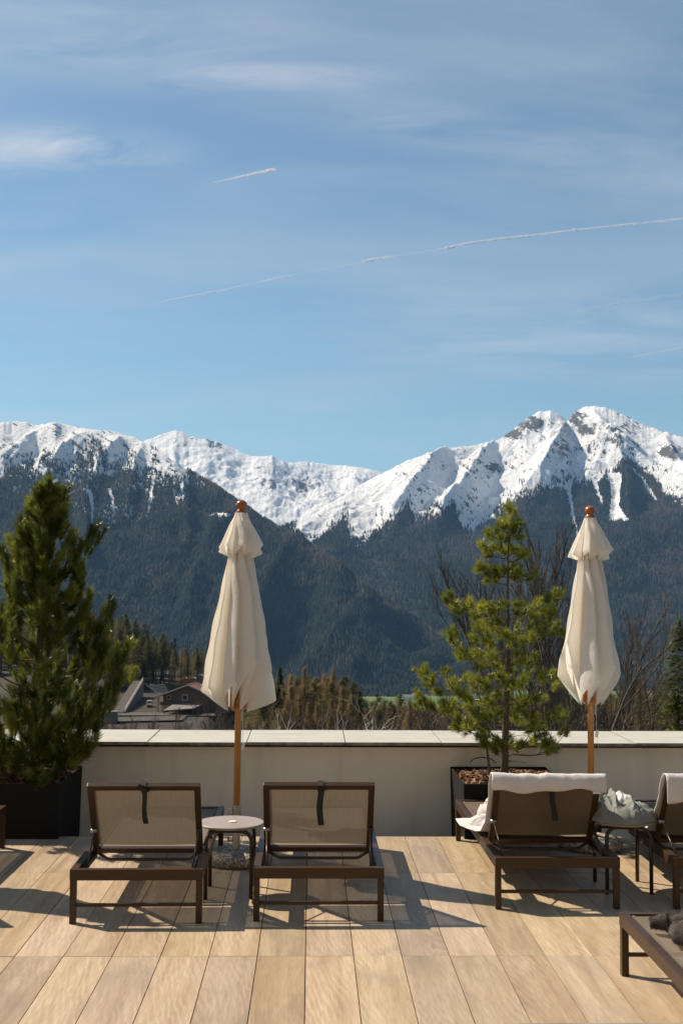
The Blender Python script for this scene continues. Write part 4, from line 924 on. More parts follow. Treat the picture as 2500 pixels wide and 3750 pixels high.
tw2 = towel(l4, 'white towel hanging askew with a pointed corner, on the lounger cut by the right edge', 8, .105, -.335, .36, skew=.5)
def heap(name, cx, cy, z, rx, ry, hfn, mat_, label, cat, seed, n=90, fold=.03, fscale=11, rim=.8, ang=0):
    """gathered cloth: a closed lumpy mass with folds, tucked under at its rim"""
    u = np.linspace(-1, 1, n); X, Y = np.meshgrid(u, u); rr_ = np.sqrt(X**2+Y**2); sc = np.maximum(np.abs(X), np.abs(Y))/np.maximum(rr_, 1e-6); X, Y = X*sc, Y*sc; r_ = np.sqrt(X**2+Y**2)
    edge = 1+.16*(fbm(np.arctan2(Y, X)*1.3+seed, r_*0, 3, seed)-.5)*2
    px, py = X*rx*edge, Y*ry*edge
    wx = px+.05*(fbm(px*8, py*8, 2, seed+1)-.5); wy = py+.05*(fbm(px*8+9, py*8, 2, seed+2)-.5)
    f = ridged(wx*fscale+seed, wy*fscale*.7, 3, seed+3, .45)
    h = hfn(px/rx, py/ry)*(1-np.clip(r_, 0, 1)**5)**.5
    h = h*(.72+.5*f)+fold*(f-.5)*(1-r_**6)
    h = np.maximum(h, .004)
    h[r_ > .995] = .002
    V = np.stack([px, py, h], -1).reshape(-1, 3); i_ = np.arange(n*n).reshape(n, n)
    F = np.stack([i_[:-1, :-1], i_[:-1, 1:], i_[1:, 1:], i_[1:, :-1]], -1).reshape(-1, 4)
    o = obj(name, np_mesh(name, V, F, mat_, None, True)); o.location = (cx, cy, z); o.rotation_euler = (0, 0, ang); tag(o, label, cat)
    return o
def smooth_peak(x, y, cx_, cy_, r_): return np.exp(-((x-cx_)**2+(y-cy_)**2)/r_**2)
heap('clothes', 1.945, 7.48, .426, .225, .19, lambda x, y: .060+.15*smooth_peak(x, y, -.70, .1, .55)+.045*smooth_peak(x, y, .25, -.1, .5)+.02*smooth_peak(x, y, .75, .2, .35), SAGE, 'crumpled grey-green clothes heaped on the small round table between towels', 'clothes', 5, 130, .036, 10)
heap('cloth', 1.99, 7.585, .428, .17, .09, lambda x, y: .15*(1-x)*.5+.04, TOWEL, 'pale cloth showing behind the grey-green clothes on the round table', 'cloth', 9, 50, .02, 12)
heap('cloth', x3 := l3.location.x-.25, Y3+.86, .300, .17, .14, lambda x, y: .06+.03*smooth_peak(x, y, .3, 0, .5), TOWEL, 'white towel end bunched on the lounger seat beside the right planter', 'towel', 14, 60, .03, 12)
heap('cloth', l3.location.x-.20, Y3+1.22, .296, .10, .10, lambda x, y: .10+.0*x, TOWEL, 'small white cloth standing up on the lounger seat in front of the dark planter', 'cloth', 17, 50, .03, 16)
# grey fleece: rolls lying over each other on the foreground lounger
FX, FY = P(2330/K, 3300/K, 5.35).x, 5.2
fg = G(2478/K, 3395/K, .35); fl = empty('fleece_blanket', (fg.x, fg.y, .296), 'grey fluffy fleece bunched up on the foreground lounger at the right edge', 'blanket'); fl.scale = (.72, .72, .72); fl.location.x += .09; fl.location.y += .02
def roll(pts, rad, seed):
    pts = [Vector(p) for p in pts]; n = 34; m = 26; vs = []
    pp = []
    for k in range(n+1):
        t = k/n*(len(pts)-1); i = min(int(t), len(pts)-2); f = t-i; f = f*f*(3-2*f); pp.append(pts[i].lerp(pts[i+1], f))
    mb_ = MB(); rr_ = [rad*(math.sin(math.pi*min(max(k/n, .03), .97))**.45)*(1+.12*math.sin(k*.6+seed)) for k in range(n+1)]
    mb_.tube(pp, rr_, m); V = np.array(mb_.v)
    nrm_ = np.random.default_rng(seed)
    d = (ridged(V[:, 0]*14+seed, V[:, 1]*14+V[:, 2]*9, 3, seed)-.55)*.030+(fbm(V[:, 0]*60, V[:, 1]*60+V[:, 2]*50, 3, seed)-.5)*.012
    cen = np.repeat(np.array([tuple(p) for p in pp]), m, 0); dd = V-cen; ln = np.linalg.norm(dd, axis=1, keepdims=True)+1e-6
    V = V+dd/ln*d[:, None]; V[:, 2] = np.maximum(V[:, 2], .002); mb_.v = [tuple(p) for p in V]; return mb_, V, dd/ln
rolls = [([(-.235, .18, .045), (-.13, .15, .055), (-.03, .08, .05), (.05, -.02, .05)], .058), ([(-.10, .04, .045), (-.12, -.08, .055), (-.06, -.20, .055), (.08, -.26, .05)], .075), ([(-.05, .20, .055), (.02, .13, .105), (.10, .02, .10), (.16, -.12, .06)], .062), ([(.0, -.02, .09), (.08, -.10, .11), (.2, -.14, .07)], .06), ([(.12, .16, .05), (.2, .05, .08), (.25, -.1, .06)], .07)]
for q, (pts, rad) in enumerate(rolls):
    mb_, V, nn = roll(pts, rad, q*3+2); mb_.build('fold', FLEECE, fl, smooth=True)
    r_ = np.random.default_rng(q); k_ = r_.integers(0, len(V), 9000); b_ = V[k_]+r_.normal(size=(9000, 3))*.004; d_ = nn[k_]+r_.normal(size=(9000, 3))*.55; tip = b_+d_*.005; s_ = np.cross(d_, r_.normal(size=(9000, 3))); s_ /= np.linalg.norm(s_, axis=1, keepdims=True); s_ *= .0011
    Vh = np.stack([b_-s_, b_+s_, tip], 1).reshape(-1, 3); obj('pile', np_mesh('pile', Vh, np.arange(27000).reshape(-1, 3), FLEECE), fl, kind='stuff')
# weathered bench top reaching into the bottom right corner
m = Mat('weathered_wood', (.3, .26, .2), .75); v = m.coord('Object', (.12, 1, 1), 0)
m.color(m.ramp(m.noise(v, 30, 7, .65, .8), [(.25, (.16, .13, .095)), (.5, (.30, .255, .195)), (.78, (.42, .37, .29))])); m.bump(m.noise(v, 50, 5), .4, .004); WEATHERED = m.m
bc = P(1888/K, 3733/K, 4.0)
bench = empty('bench', (bc.x, 3.98, 0), 'weathered grey wooden bench top just entering the bottom right corner', 'bench')
for k in range(4):
    mb = MB(); mb.box((.75, -.06-.105*k, bc.z-.02), (1.5, .100, .04)); mb.build('board', WEATHERED, bench, bevel=.004)
for x_ in (.08, 1.42):
    for y_ in (-.06, -.37): mb = MB(); mb.box((x_, y_, (bc.z-.042)/2), (.06, .06, bc.z-.042)); mb.build('leg', FRAME, bench, bevel=.003)
# low lamp cable by the planter, thin black tube
mb = MB(); mb.tube([P(1720/K, 2792/K, 9.80), P(1735/K, 2778/K, 9.79), P(1765/K, 2773/K, 9.79), P(1800/K, 2780/K, 9.79), P(1815/K, 2795/K, 9.76)], .005, 6)
tag(mb.build('irrigation_hose', DARKTUBE, smooth=True), 'thin black hose looping against the wall behind the right planter', 'hose')

# ================================================================== BEYOND THE WALL
def conifer_crown(h, nb, cb, rad, droop, seed, size, top=.9, leaf=8, slim=.35, spray=.8):
    r = np.random.default_rng(seed); V = []; T = []
    for k in range(nb):
        f = r.random()**.85; z = h*(cb+(1-cb)*f); Rf = rad*1.15*h*((1-f)**top+.012)*(.65+.5*r.random()); a = r.random()*6.283
        d = np.array([math.cos(a), math.sin(a), 0]); tn = r.random()
        for q in range(leaf):
            g_ = (q+r.random())/leaf; p = d*Rf*g_+np.array([0, 0, z-droop*Rf*g_**1.5+.03*h*r.normal()*.3])
            s = size*h*(.6+.7*r.random())*(1.15-.5*g_)*(1.3-.85*f); e = a+r.normal()*spray
            o = np.array([math.cos(e), math.sin(e), -.35*r.random()+.1])*s; w = np.array([-math.sin(e), math.cos(e), r.normal()*.35])*s*slim
            V += [p-w*.5, p+w*.5, p+o]; T += [min(1, max(0, .2+.5*g_+.3*tn+.2*r.normal()))]*3
    V = np.array(V); return V, np.arange(len(V)).reshape(-1, 3), np.array(T)
def bare_tree(mb, base, h, seed, levels=4, spread=.55, n=(5, 5, 5, 5), r0=.02, up=.35, sides=4):
    rnd = random.Random(seed)
    def rec(p, d, l, r_, lev):
        pts = [p]; q = p; dd = d.copy(); m = 4 if lev < 2 else 3
        for k in range(m):
            dd = (dd+Vector((rnd.gauss(0, .13), rnd.gauss(0, .13), rnd.gauss(0, .1)+.04))).normalized(); q = q+dd*l/m; pts.append(q)
        rr_ = [r_*(1-.6*k/m) for k in range(m+1)]
        mb.tube(pts, rr_, sides if lev < 2 else 3, cap=False)
        if lev >= levels: return
        for k in range(n[lev]):
            f = .25+.75*(k+rnd.random())/n[lev]; i = min(int(f*m), m-1); pp = pts[i].lerp(pts[i+1], f*m-i)
            a = rnd.uniform(0, 6.283); x = dd.orthogonal().normalized(); y = dd.cross(x); s = spread*rnd.uniform(.7, 1.4)
            nd = (dd+(x*math.cos(a)+y*math.sin(a))*s*1.4+Vector((0, 0, up))).normalized()
            rec(pp, nd, l*rnd.uniform(.42, .62)*(1.1-.35*f), r_*.5, lev+1)
    rec(Vector(base), Vector((0, 0, 1)), h*.62, r0*h, 0)
TWIG_BARK = simple('russet_twigs', (.060, .038, .024), (.15, .10, .062), .9, .8, 0, rand=9)
protos = {}
def proto(kind, var):
    k = (kind, var)
    if k in protos: return protos[k]
    sd = var*17+5
    if kind == 'spruce': c = conifer_crown(1, 460, .08, .18, .30, sd, .034, leaf=12); mt = SPRUCE; th = .9
    elif kind == 'near_spruce': c = conifer_crown(1, 700, .04, .24, .30, sd, .032, leaf=12, slim=.3); mt = SPRUCE_BRIGHT; th = .9
    elif kind == 'pine': c = conifer_crown(1, 420, .40, .15, .08, sd, .030, top=.5, leaf=12); mt = PINE_FOL; th = .95
    elif kind == 'larch': c = conifer_crown(1, 620, .08, .17, .05, sd, .042, slim=.055, leaf=14, top=1.05, spray=.55); mt = LARCH_FOL; th = .98
    if kind == 'bush':
        mb = MB(); bare_tree(mb, (0, 0, -.05), 1, sd, 4, .6, (8, 6, 5, 3), .014, .35, 4); zs = max(q[2] for q in mb.v); xs = 1/zs; mb.v = [(a*xs, b*xs, c_*xs) for a, b, c_ in mb.v]
        o = mb.build('branches', TWIG_BARK); me = o.data; bpy.data.objects.remove(o); protos[k] = (me,); return protos[k]
    V, F, T = c; cr = np_mesh(kind+'_crown', V, F, mt, {'tone': T})
    mb = MB(); rnd = random.Random(sd); mb.tube([(0, 0, -.03), (.004, .003, .3), (.0, .006, .6), (0, 0, th)], [.011, .009, .006, .001], 6)
    if kind in ('pine', 'larch'):
        for q in range(12): a = rnd.uniform(0, 6.28); z = rnd.uniform(.25, .9); l = .10*(1.1-z); mb.tube([(0, 0, z), (l*math.cos(a), l*math.sin(a), z+.01)], [.003, .001], 3, cap=False)
    o = mb.build('trunk', GREYBARK if kind != 'pine' else BARK, smooth=True); tr = o.data; bpy.data.objects.remove(o)
    protos[k] = (tr, cr); return protos[k]
def tree(name, kind, var, x, y, h, label, cat='tree', group=None, rz=0, wide=1):
    root = empty(name, (x, y, gz(x, y)-.2), label, cat, group, rz); root.scale = (h*wide, h*wide, h)
    pr_ = proto(kind, var)
    for nm, me in zip(('trunk', 'crown') if len(pr_) == 2 else ('branches',), pr_):
        o = bpy.data.objects.new(nm, me); col.objects.link(o); o.parent = root
        if nm != 'trunk': o['kind'] = 'stuff'
    return root
def tree_top(name, kind, u, v, Y, label, group, wide=1, cat='tree', rnd=random.Random(3)):
    p = P(u, v, Y); h = max(3, p.z-gz(p.x, Y)+.2); return tree(name, kind, rnd.randrange(4), p.x, Y, h, label, cat, group, rnd.uniform(0, 6.28), wide)
rnd = random.Random(8)
prof = [(-300, 1390), (0, 1400), (150, 1380), (216, 1392), (250, 1400), (290, 1406), (300, 1402), (330, 1430), (355, 1436), (380, 1445), (400, 1460), (415, 1470), (435, 1462), (460, 1472), (480, 1478), (520, 1500), (600, 1530), (640, 1550)]
for row, (Y, dv) in enumerate(((575, 0), (545, 6), (520, 14), (498, 26))):
    u = -120+row*5
    while u < (600 if row < 3 else 560):
        kind = 'pine' if rnd.random() < .62 else ('larch' if rnd.random() < .6 else 'spruce')
        lab = {'pine': 'tall dark pine in the wood behind the farmhouse', 'larch': 'bare brown larch in the wood behind the farmhouse', 'spruce': 'pointed dark spruce in the wood behind the farmhouse'}[kind]
        tree_top({'pine': 'pine_tree', 'larch': 'larch_tree', 'spruce': 'spruce_tree'}[kind], kind, u, float(interp(prof, u))+dv+abs(rnd.gauss(0, 14)), Y+rnd.uniform(-9, 9), lab, kind+' trees behind the farmhouse', rnd.uniform(.9, 1.3)*(1.5 if kind == 'pine' else 1.2), rnd=rnd)
        u += rnd.uniform(13, 24)
# nearer trees below the wall, centre and right
near = [('spruce', 643, 1532, 150), ('larch', 668, 1550, 165), ('larch', 700, 1533, 160), ('spruce', 622, 1556, 150), ('larch', 725, 1556, 170), ('larch', 745, 1552, 165), ('larch', 766, 1530, 160), ('pine', 792, 1552, 165), ('pine', 812, 1566, 158), ('spruce', 826, 1586, 150),
        ('spruce', 604, 1570, 140), ('pine', 838, 1606, 190), ('pine', 866, 1594, 190), ('pine', 884, 1608, 180), ('spruce', 905, 1618, 170), ('pine', 918, 1596, 190), ('pine', 940, 1612, 175), ('larch', 955, 1616, 160), ('pine', 975, 1618, 160), ('spruce', 1000, 1625, 150), ('pine', 1030, 1612, 150), ('pine', 1055, 1600, 150),
        ('pine', 1085, 1606, 140), ('larch', 1115, 1600, 150), ('spruce', 1150, 1590, 150), ('pine', 1190, 1600, 130), ('larch', 1230, 1580, 130), ('pine', 1260, 1590, 120), ('spruce', 1300, 1596, 130), ('larch', 1390, 1560, 120), ('pine', 1430, 1575, 110), ('spruce', 1465, 1560, 120), ('larch', 1500, 1580, 110)]
for kind, u, v, Y in near:
    lab = {'pine': 'dark round-topped pine just beyond the terrace wall', 'larch': 'leafless brown larch just beyond the terrace wall', 'spruce': 'dark pointed spruce just beyond the terrace wall'}[kind]
    tree_top({'pine': 'pine_tree', 'larch': 'larch_tree', 'spruce': 'spruce_tree'}[kind], kind, u, v, Y, lab, kind+' trees beyond the terrace wall', {'pine': 1.5, 'larch': 1.25, 'spruce': 1.15}[kind], rnd=rnd)
prof2 = [(585, 1575), (640, 1552), (700, 1550), (770, 1548), (815, 1578), (835, 1612), (900, 1606), (1000, 1617), (1160, 1600), (1300, 1592), (1620, 1572)]
for row, Y in enumerate((205, 178, 150)):
    u = 590+row*6
    while u < 1600:
        if 1235 < u < 1300 or 1380 < u: u += 12 if row else 0
        kind = rnd.choices(('larch', 'pine', 'spruce'), (.55, .28, .17))[0]
        lab = {'pine': 'dark pine in the wooded slope below the terrace wall', 'larch': 'russet leafless larch in the wooded slope below the terrace wall', 'spruce': 'dark spruce in the wooded slope below the terrace wall'}[kind]
        tree_top({'pine': 'pine_tree', 'larch': 'larch_tree', 'spruce': 'spruce_tree'}[kind], kind, u, float(interp(prof2, u))+row*8+abs(rnd.gauss(0, 8)), Y+rnd.uniform(-8, 8), lab, kind+' trees on the slope below the wall', {'pine': 1.5, 'larch': 1.9, 'spruce': 1.45}[kind], rnd=rnd)
        u += rnd.uniform(11, 21)
for k in range(190):
    u = rnd.uniform(560, 1568); v = rnd.uniform(1600, 1672) if u < 1160 else rnd.uniform(1560, 1670); Y = rnd.uniform(70, 130)
    if u < 640: v = rnd.uniform(1625, 1672)
    kind = 'bush' if rnd.random() < .8 else 'larch'
    tree_top('bush' if kind == 'bush' else 'larch_tree', kind, u, v, Y, 'brown leafless thicket tree low beyond the wall coping' if kind == 'bush' else 'small leafless larch low beyond the wall coping', kind+' growth beyond the coping', 1.0 if kind == 'bush' else 1.5, 'shrub' if kind == 'bush' else 'tree', rnd)
for k in range(34):
    u = rnd.uniform(215, 560); v = rnd.uniform(1628, 1676); Y = rnd.uniform(230, 330)
    tree_top('bush', 'bush', u, v, Y, 'brown leafless bush on the bank in front of the farmhouse road', 'bushes before the farmhouse road', .8, 'shrub', rnd)
for (u, v, Y) in ((400, 1618, 340), (452, 1590, 372), (476, 1588, 366), (484, 1600, 360), (505, 1596, 362)):
    tree_top('bush', 'bush', u, v, Y, 'tall thin leafless bush standing before the farmhouse', 'thin bushes before the farmhouse', .55, 'shrub', rnd)
# the young spruce and the bare tree behind the right parasol
tree_top('spruce_tree', 'near_spruce', 1556, 1428, 24, 'bright green young spruce at the right edge behind the wall', None, 1.0, rnd=rnd)
def bare(u, v, Y, seed, mat_, label, levels=4, n=(7, 6, 5, 4), r0=.012, spread=.5, up=.35, sides=5, zb=None):
    p = P(u, v, Y); zb = gz(p.x, Y) if zb is None else zb; h = (p.z-zb)
    root = empty('bare_tree', (p.x, Y, zb), label, 'tree'); mb = MB(); bare_tree(mb, (0, 0, 0), h*.80, seed, levels, spread, n, r0, up, sides)
    zs = max(q[2] for q in mb.v); k_ = h/zs; mb.v = [(a*k_, b*k_, c*k_) for a, b, c in mb.v]
    mb.build('branches', mat_, root, smooth=True, kind='stuff'); return root
bare(1262, 1160, 27, 6, GREYBARK, 'tall leafless dark tree behind the wall, left of the right parasol', 4, (9, 8, 7, 5), .008, .22, .75, zb=-9)
bare(1325, 1215, 30, 12, GREYBARK, 'tall leafless tree behind the wall, half hidden by the right parasol', 4, (8, 7, 6, 5), .0075, .25, .7, zb=-9)
bare(1400, 1350, 26, 19, GREYBARK, 'leafless tree spreading right of the right parasol behind the wall', 4, (7, 7, 6, 5), .007, .36, .45, zb=-8)
bare(1230, 1430, 28, 33, GREYBARK, 'leafless tree low behind the open young pine', 4, (7, 6, 6, 4), .007, .3, .5, zb=-8)
for q, (u, v, Y, lab) in enumerate(((697, 1606, 34, 'left of the pair of pale bare branchy trees standing above the coping'), (752, 1600, 33, 'right of the pair of pale bare branchy trees standing above the coping'), (868, 1612, 36, 'slender pale bare tree above the coping, among dark pines'), (924, 1618, 36, 'pale bare sapling left of the open young pine above the coping'), (1010, 1640, 34, 'small pale bare sapling close left of the open young pine'))):
    bare(u, v, Y, 50+q*7, PALEBARK, lab, 3, (6, 5, 4) if q < 2 else (5, 4, 3), .0085, .75 if q < 2 else .35, .3, 4)

# ------------------------------------------------------------------ farmhouse
BROWNWALL = simple('brown_boards', (.085, .042, .022), (.13, .068, .036), .8, 3, .2, 20, .02)
YELLOWWALL = simple('ochre_render', (.42, .30, .11), (.50, .37, .15), .85, 2, .1, 20, .02)
TILE = simple('red_roof_tile', (.20, .075, .042), (.32, .13, .075), .75, 3, .2, 12, .03)
GREYROOF = simple('grey_flat_roof', (.13, .115, .095), (.19, .17, .145), .8, 1, .1, 8, .02)
GLASS = simple('dark_window_glass', (.02, .025, .03), (.03, .035, .04), .08, 1, 0)
TRIM = simple('pale_trim', (.42, .36, .28), (.50, .44, .34), .7, 2, 0)
CONCRETE = simple('concrete', (.09, .078, .064), (.16, .14, .115), .9, .8, .2, 5, .03)
ZB = -40.3
ap = P(431.5, 1572.5, 402); D = Vector((.26, .966, 0)); Wd = Vector((.966, -.26, 0))
house = empty('farmhouse', (ap.x, ap.y, ZB), 'brown gabled farmhouse with a red tiled roof below the pine wood', 'house', rz=math.atan2(Wd.y, Wd.x))
hr = ap.z-ZB; he = hr-4.3
def hb(name, mat_, c, size, M=None): mb = MB(); mb.box(c, size, M); return mb.build(name, mat_, house)
mb = MB(); wl_, wr_, ln = -9.2, 9.6, 26; y0 = 1.2
V = []
for y in (y0, ln-1): V += [(wl_, y, 0), (wr_, y, 0), (wr_, y, he+.1), (0, y, hr-.35), (wl_, y, he+.75)]
mb.add(V, [(4, 3, 2, 1, 0), (5, 6, 7, 8, 9), (0, 1, 6, 5), (1, 2, 7, 6), (4, 0, 5, 9), (2, 3, 8, 7), (3, 4, 9, 8)]); mb.build('walls', BROWNWALL, house)
for sx, ex in ((-1, -11.6), (1, 11.0)):
    a = Vector((0, 0, hr)); b = Vector((ex, 0, he)); n_ = 20; rf = []
    mb = MB(); mb.add([(0, 0, hr), (ex, 0, he), (ex, ln, he), (0, ln, hr), (0, 0, hr-.28), (ex, 0, he-.28), (ex, ln, he-.28), (0, ln, hr-.28)], [(0, 1, 2, 3), (7, 6, 5, 4), (0, 4, 5, 1), (1, 5, 6, 2), (2, 6, 7, 3), (3, 7, 4, 0)])
    roof = mb.build('roof', [TILE, TRIM], house)
    for p in roof.data.polygons: p.material_index = 0 if p.normal.z > .5 else 1
    mb = MB()
    for k in range(22):
        f = (k+.5)/22; c = a.lerp(b, f); mb.add([(c.x-sx*.25, 0, c.z+.14), (c.x+sx*.27, 0, c.z-.02+.06), (c.x+sx*.27, ln, c.z+.04), (c.x-sx*.25, ln, c.z+.14), (c.x+sx*.27, 0, c.z-.1), (c.x+sx*.27, ln, c.z-.1)], [(0, 1, 2, 3), (1, 4, 5, 2)])
    mb.build('tile_courses', TILE, roof, kind='stuff')
    mb = MB(); mb.bar((0, -.06, hr-.1), (ex, -.06, he-.1), .12, .42); mb.build('verge_board', TRIM, roof)
ridge = MB(); ridge.bar((0, 0, hr+.10), (0, ln, hr+.10), .45, .18); ridge.build('ridge_cap', TILE, house)
w1 = hb('window', TRIM, (-1.4, y0-.05, 3.9+1.5), (2.0, .12, 2.0)); mb = MB(); mb.box((-1.4, y0-.13, 5.4), (1.5, .06, 1.5)); mb.build('pane', GLASS, w1)
w2_ = hb('window', TRIM, (-7.2, y0-.05, 5.3), (1.2, .12, 1.4)); mb = MB(); mb.box((-7.2, y0-.13, 5.3), (.9, .06, 1.1)); mb.build('pane', GLASS, w2_)
hb('ground_floor', YELLOWWALL, (-6.9, y0-.55, 1.35), (5.2, 1.0, 2.7)); dd_ = hb('door', GLASS, (-7.4, y0-1.1, 1.05), (1.3, .12, 2.1)); mb = MB(); mb.box((-7.4, y0-1.18, 2.2), (1.6, .1, .15)); mb.build('lintel', TRIM, dd_)
hb('post', YELLOWWALL, (-10.9, y0-.3, (he-.2)/2), (.55, .55, he-.2)); hb('balcony', BROWNWALL, (-6.6, y0-.8, 3.3), (6.2, 1.5, .9))
mb = MB(); mb.add([(-5.0, -9, 2.0), (5.5, -9, 3.0), (5.5, y0, 3.7), (-5.0, y0, 3.5), (-5.0, -9, 1.75), (5.5, -9, 2.75), (5.5, y0, 3.45), (-5.0, y0, 3.25)], [(0, 1, 2, 3), (7, 6, 5, 4), (0, 4, 5, 1), (1, 5, 6, 2), (2, 6, 7, 3), (3, 7, 4, 0)]); mb.build('porch_roof', GREYROOF, house)
for x_ in (-4.8, 0, 5.2): hb('post', BROWNWALL, (x_, -8.7, 1.0+.04*(x_+5)), (.25, .25, 2.0+.08*(x_+5)))
for (u, v) in ((425, 1556), (445, 1556), (461, 1550)):
    q = P(u, v, 412); lp = (Matrix.Rotation(-house.rotation_euler.z, 3, 'Z') @ (q-house.location)); h_ = 3.0
    ch = hb('chimney', BROWNWALL, (lp.x, lp.y, lp.z-h_/2-.35), (1.1, 1.1, h_)); mb = MB()
    for k in range(6): a0, a1 = math.pi*k/6, math.pi*(k+1)/6; mb.add([(lp.x-.75*math.cos(a0), lp.y-.6, lp.z-.35+.5*math.sin(a0)), (lp.x-.75*math.cos(a1), lp.y-.6, lp.z-.35+.5*math.sin(a1)), (lp.x-.75*math.cos(a1), lp.y+.6, lp.z-.35+.5*math.sin(a1)), (lp.x-.75*math.cos(a0), lp.y+.6, lp.z-.35+.5*math.sin(a0))], [(0, 1, 2, 3)])
    mb.build('cowl', STEEL, ch)
sl = Vector((11.0, 0, he-hr)).normalized(); c = Vector((2.6, 7, hr+2.6*(he-hr)/11+.22))
mb = MB(); mb.box((0, 0, 0), (2.4, 3.2, .12)); sk = mb.build('skylight', STEEL, house); sk.location = c; sk.rotation_euler = (0, math.atan2(hr-he, 11), 0)
# van beside the house
vp = P(344, 1617, 423); van = empty('van', (vp.x, 423, gz(vp.x, 423)), 'pale van parked in the shade left of the farmhouse', 'van', rz=.15)
mb = MB(); mb.add([(-1, -2.2, .4), (1, -2.2, .4), (1, 2.6, .4), (-1, 2.6, .4), (-.95, -2.2, 1.1), (.95, -2.2, 1.1), (-.95, -1.2, 1.3), (.95, -1.2, 1.3), (-.85, -.5, 2.1), (.85, -.5, 2.1), (.95, 2.6, 2.2), (-.95, 2.6, 2.2)], [(3, 2, 1, 0), (0, 1, 5, 4), (4, 5, 7, 6), (6, 7, 9, 8), (8, 9, 10, 11), (11, 10, 2, 3), (1, 2, 10, 9), (1, 9, 7, 5), (0, 8, 11, 3), (0, 4, 6, 8)]); mb.build('body', GREYROOF, van)
mb = MB(); mb.add([(-.8, -1.16, 1.38), (.8, -1.16, 1.38), (.74, -.58, 2.02), (-.74, -.58, 2.02)], [(0, 1, 2, 3)]); mb.build('windscreen', GLASS, van)
for sx in (-1, 1):
    for y_ in (-1.4, 1.7): mb = MB(); mb.tube([(sx*.78, y_, .36), (sx*1.0, y_, .36)], .36, 14); mb.build('wheel', DARKTUBE, van)
    mb = MB(); mb.box((sx*.7, -2.22, .85), (.3, .06, .2)); mb.build('headlight', WHITE, van)
# ramp, its retaining wall and railing
ra, rb = Vector((-61.5, 398, -39.3)), Vector((-64.5, 462, -33.9))
mb = MB(); o6 = Vector((-3.6, 0, 0)); mb.add([ra, rb, rb+o6, ra+o6, ra-Vector((0, 0, 2)), rb-Vector((0, 0, 7)), rb+o6-Vector((0, 0, 7)), ra+o6-Vector((0, 0, 2))], [(0, 1, 2, 3), (0, 4, 5, 1), (1, 5, 6, 2), (3, 7, 4, 0), (2, 6, 7, 3)]); mb.build('gravel_path', ASPHALT, kind='structure')
rw = empty('retaining_wall', tuple(ra), 'sloping concrete retaining wall with a railing beside the gravel path left of the farmhouse', 'wall'); dv_ = rb-ra
mb = MB(); mb.add([(.1, 0, -1.5), (.1+dv_.x, dv_.y, -7), (.1+dv_.x, dv_.y, dv_.z+.25), (.1, 0, .25), (.5, 0, -1.5), (.5+dv_.x, dv_.y, -7), (.5+dv_.x, dv_.y, dv_.z+.25), (.5, 0, .25)], [(0, 3, 2, 1), (4, 5, 6, 7), (0, 4, 7, 3), (1, 2, 6, 5), (3, 7, 6, 2)]); mb.build('wall_body', CONCRETE, rw)
for zz in (.75, 1.25): mb = MB(); mb.bar((.3, 0, zz), (.3+dv_.x, dv_.y, dv_.z+zz), .14, .12); mb.build('rail', TRIM, rw)
for k in range(15): f = k/14; mb = MB(); mb.box((.3+dv_.x*f, dv_.y*f, dv_.z*f+.7), (.16, .16, 1.2)); mb.build('post', TRIM, rw)
# road in front of the farmhouse
pts = [(-160, 352), (-110, 366), (-75, 376), (-40, 383), (0, 386), (40, 380), (90, 360)]; mb = MB(); vs = []
for i, (x, y) in enumerate(pts):
    for q in (-3.4, 3.4): vs.append((x, y+q*1.9, gz(x, y)+.55))
mb.add(vs, [(2*i, 2*i+2, 2*i+3, 2*i+1) for i in range(len(pts)-1)]); mb.build('road', ASPHALT, kind='structure')
mb = MB(); mb.box((-48, 395.5, -39.78), (34, 9, .5)); mb.build('yard', GRAVELROAD, kind='structure')
gr = P(257, 1650, 372); shed = empty('concrete_block', (gr.x, 372, gz(gr.x, 372)), 'short low concrete block beside the road left of the gravel path', 'block'); mb = MB(); mb.box((0, 0, 1.6), (3.2, 3, 3.8)); mb.build('block', CONCRETE, shed); mb = MB(); mb.box((0, 0, 3.6), (3.8, 3.4, .3)); mb.build('cap', GREYROOF, shed)
# loose timbers stacked beside the house
for k in range(6):
    a = P(338+k*4, 1576+k*3, 440); b = P(378+k*2, 1572+k*3.5, 436); mb = MB(); mb.bar(a, b, .3, .3)
    tag(mb.build('timber_beam', TRIM), 'long pale timber beam lying behind the farmhouse gable', 'beam', 'timber beams behind the gable')
# houses down in the valley
WHITEWALL = simple('white_render', (.70, .67, .60), (.76, .73, .66), .9, .1, 0)
for k, (u, v, w_, h_, mt, lab) in enumerate(((937, 1607, 30, 9, WHITEWALL, 'long white valley building with grey roof, left in the row'), (955, 1606, 20, 13, TILE, 'orange-red valley building in the middle of the row'), (972, 1603, 16, 7, WHITEWALL, 'small white valley house right of the orange-red one'), (1062, 1600, 16, 10, WHITEWALL, 'white valley house seen through the open young pine'), (1085, 1604, 22, 8, WHITEWALL, 'low white valley house farthest right on the meadow'), (905, 1589, 10, 5, BROWNWALL, 'tiny brown barn on the upper meadow'), (935, 1589, 12, 5, WHITEWALL, 'tiny pale barn on the upper meadow'))):
    g_ = G(u, v, -299); b_ = empty('valley_house', tuple(g_), lab, 'house'); mb = MB(); mb.box((0, 0, h_/2), (w_, w_*.6, h_)); mb.build('wall', mt, b_)
    mb = MB(); mb.add([(-w_*.55, -w_*.36, h_), (w_*.55, -w_*.36, h_), (w_*.55, w_*.36, h_), (-w_*.55, w_*.36, h_), (-w_*.55, 0, h_+w_*.16), (w_*.55, 0, h_+w_*.16)], [(0, 1, 5, 4), (2, 3, 4, 5), (0, 4, 3), (1, 2, 5), (3, 2, 1, 0)]); mb.build('roof', TILE if k % 2 else GREYROOF, b_)

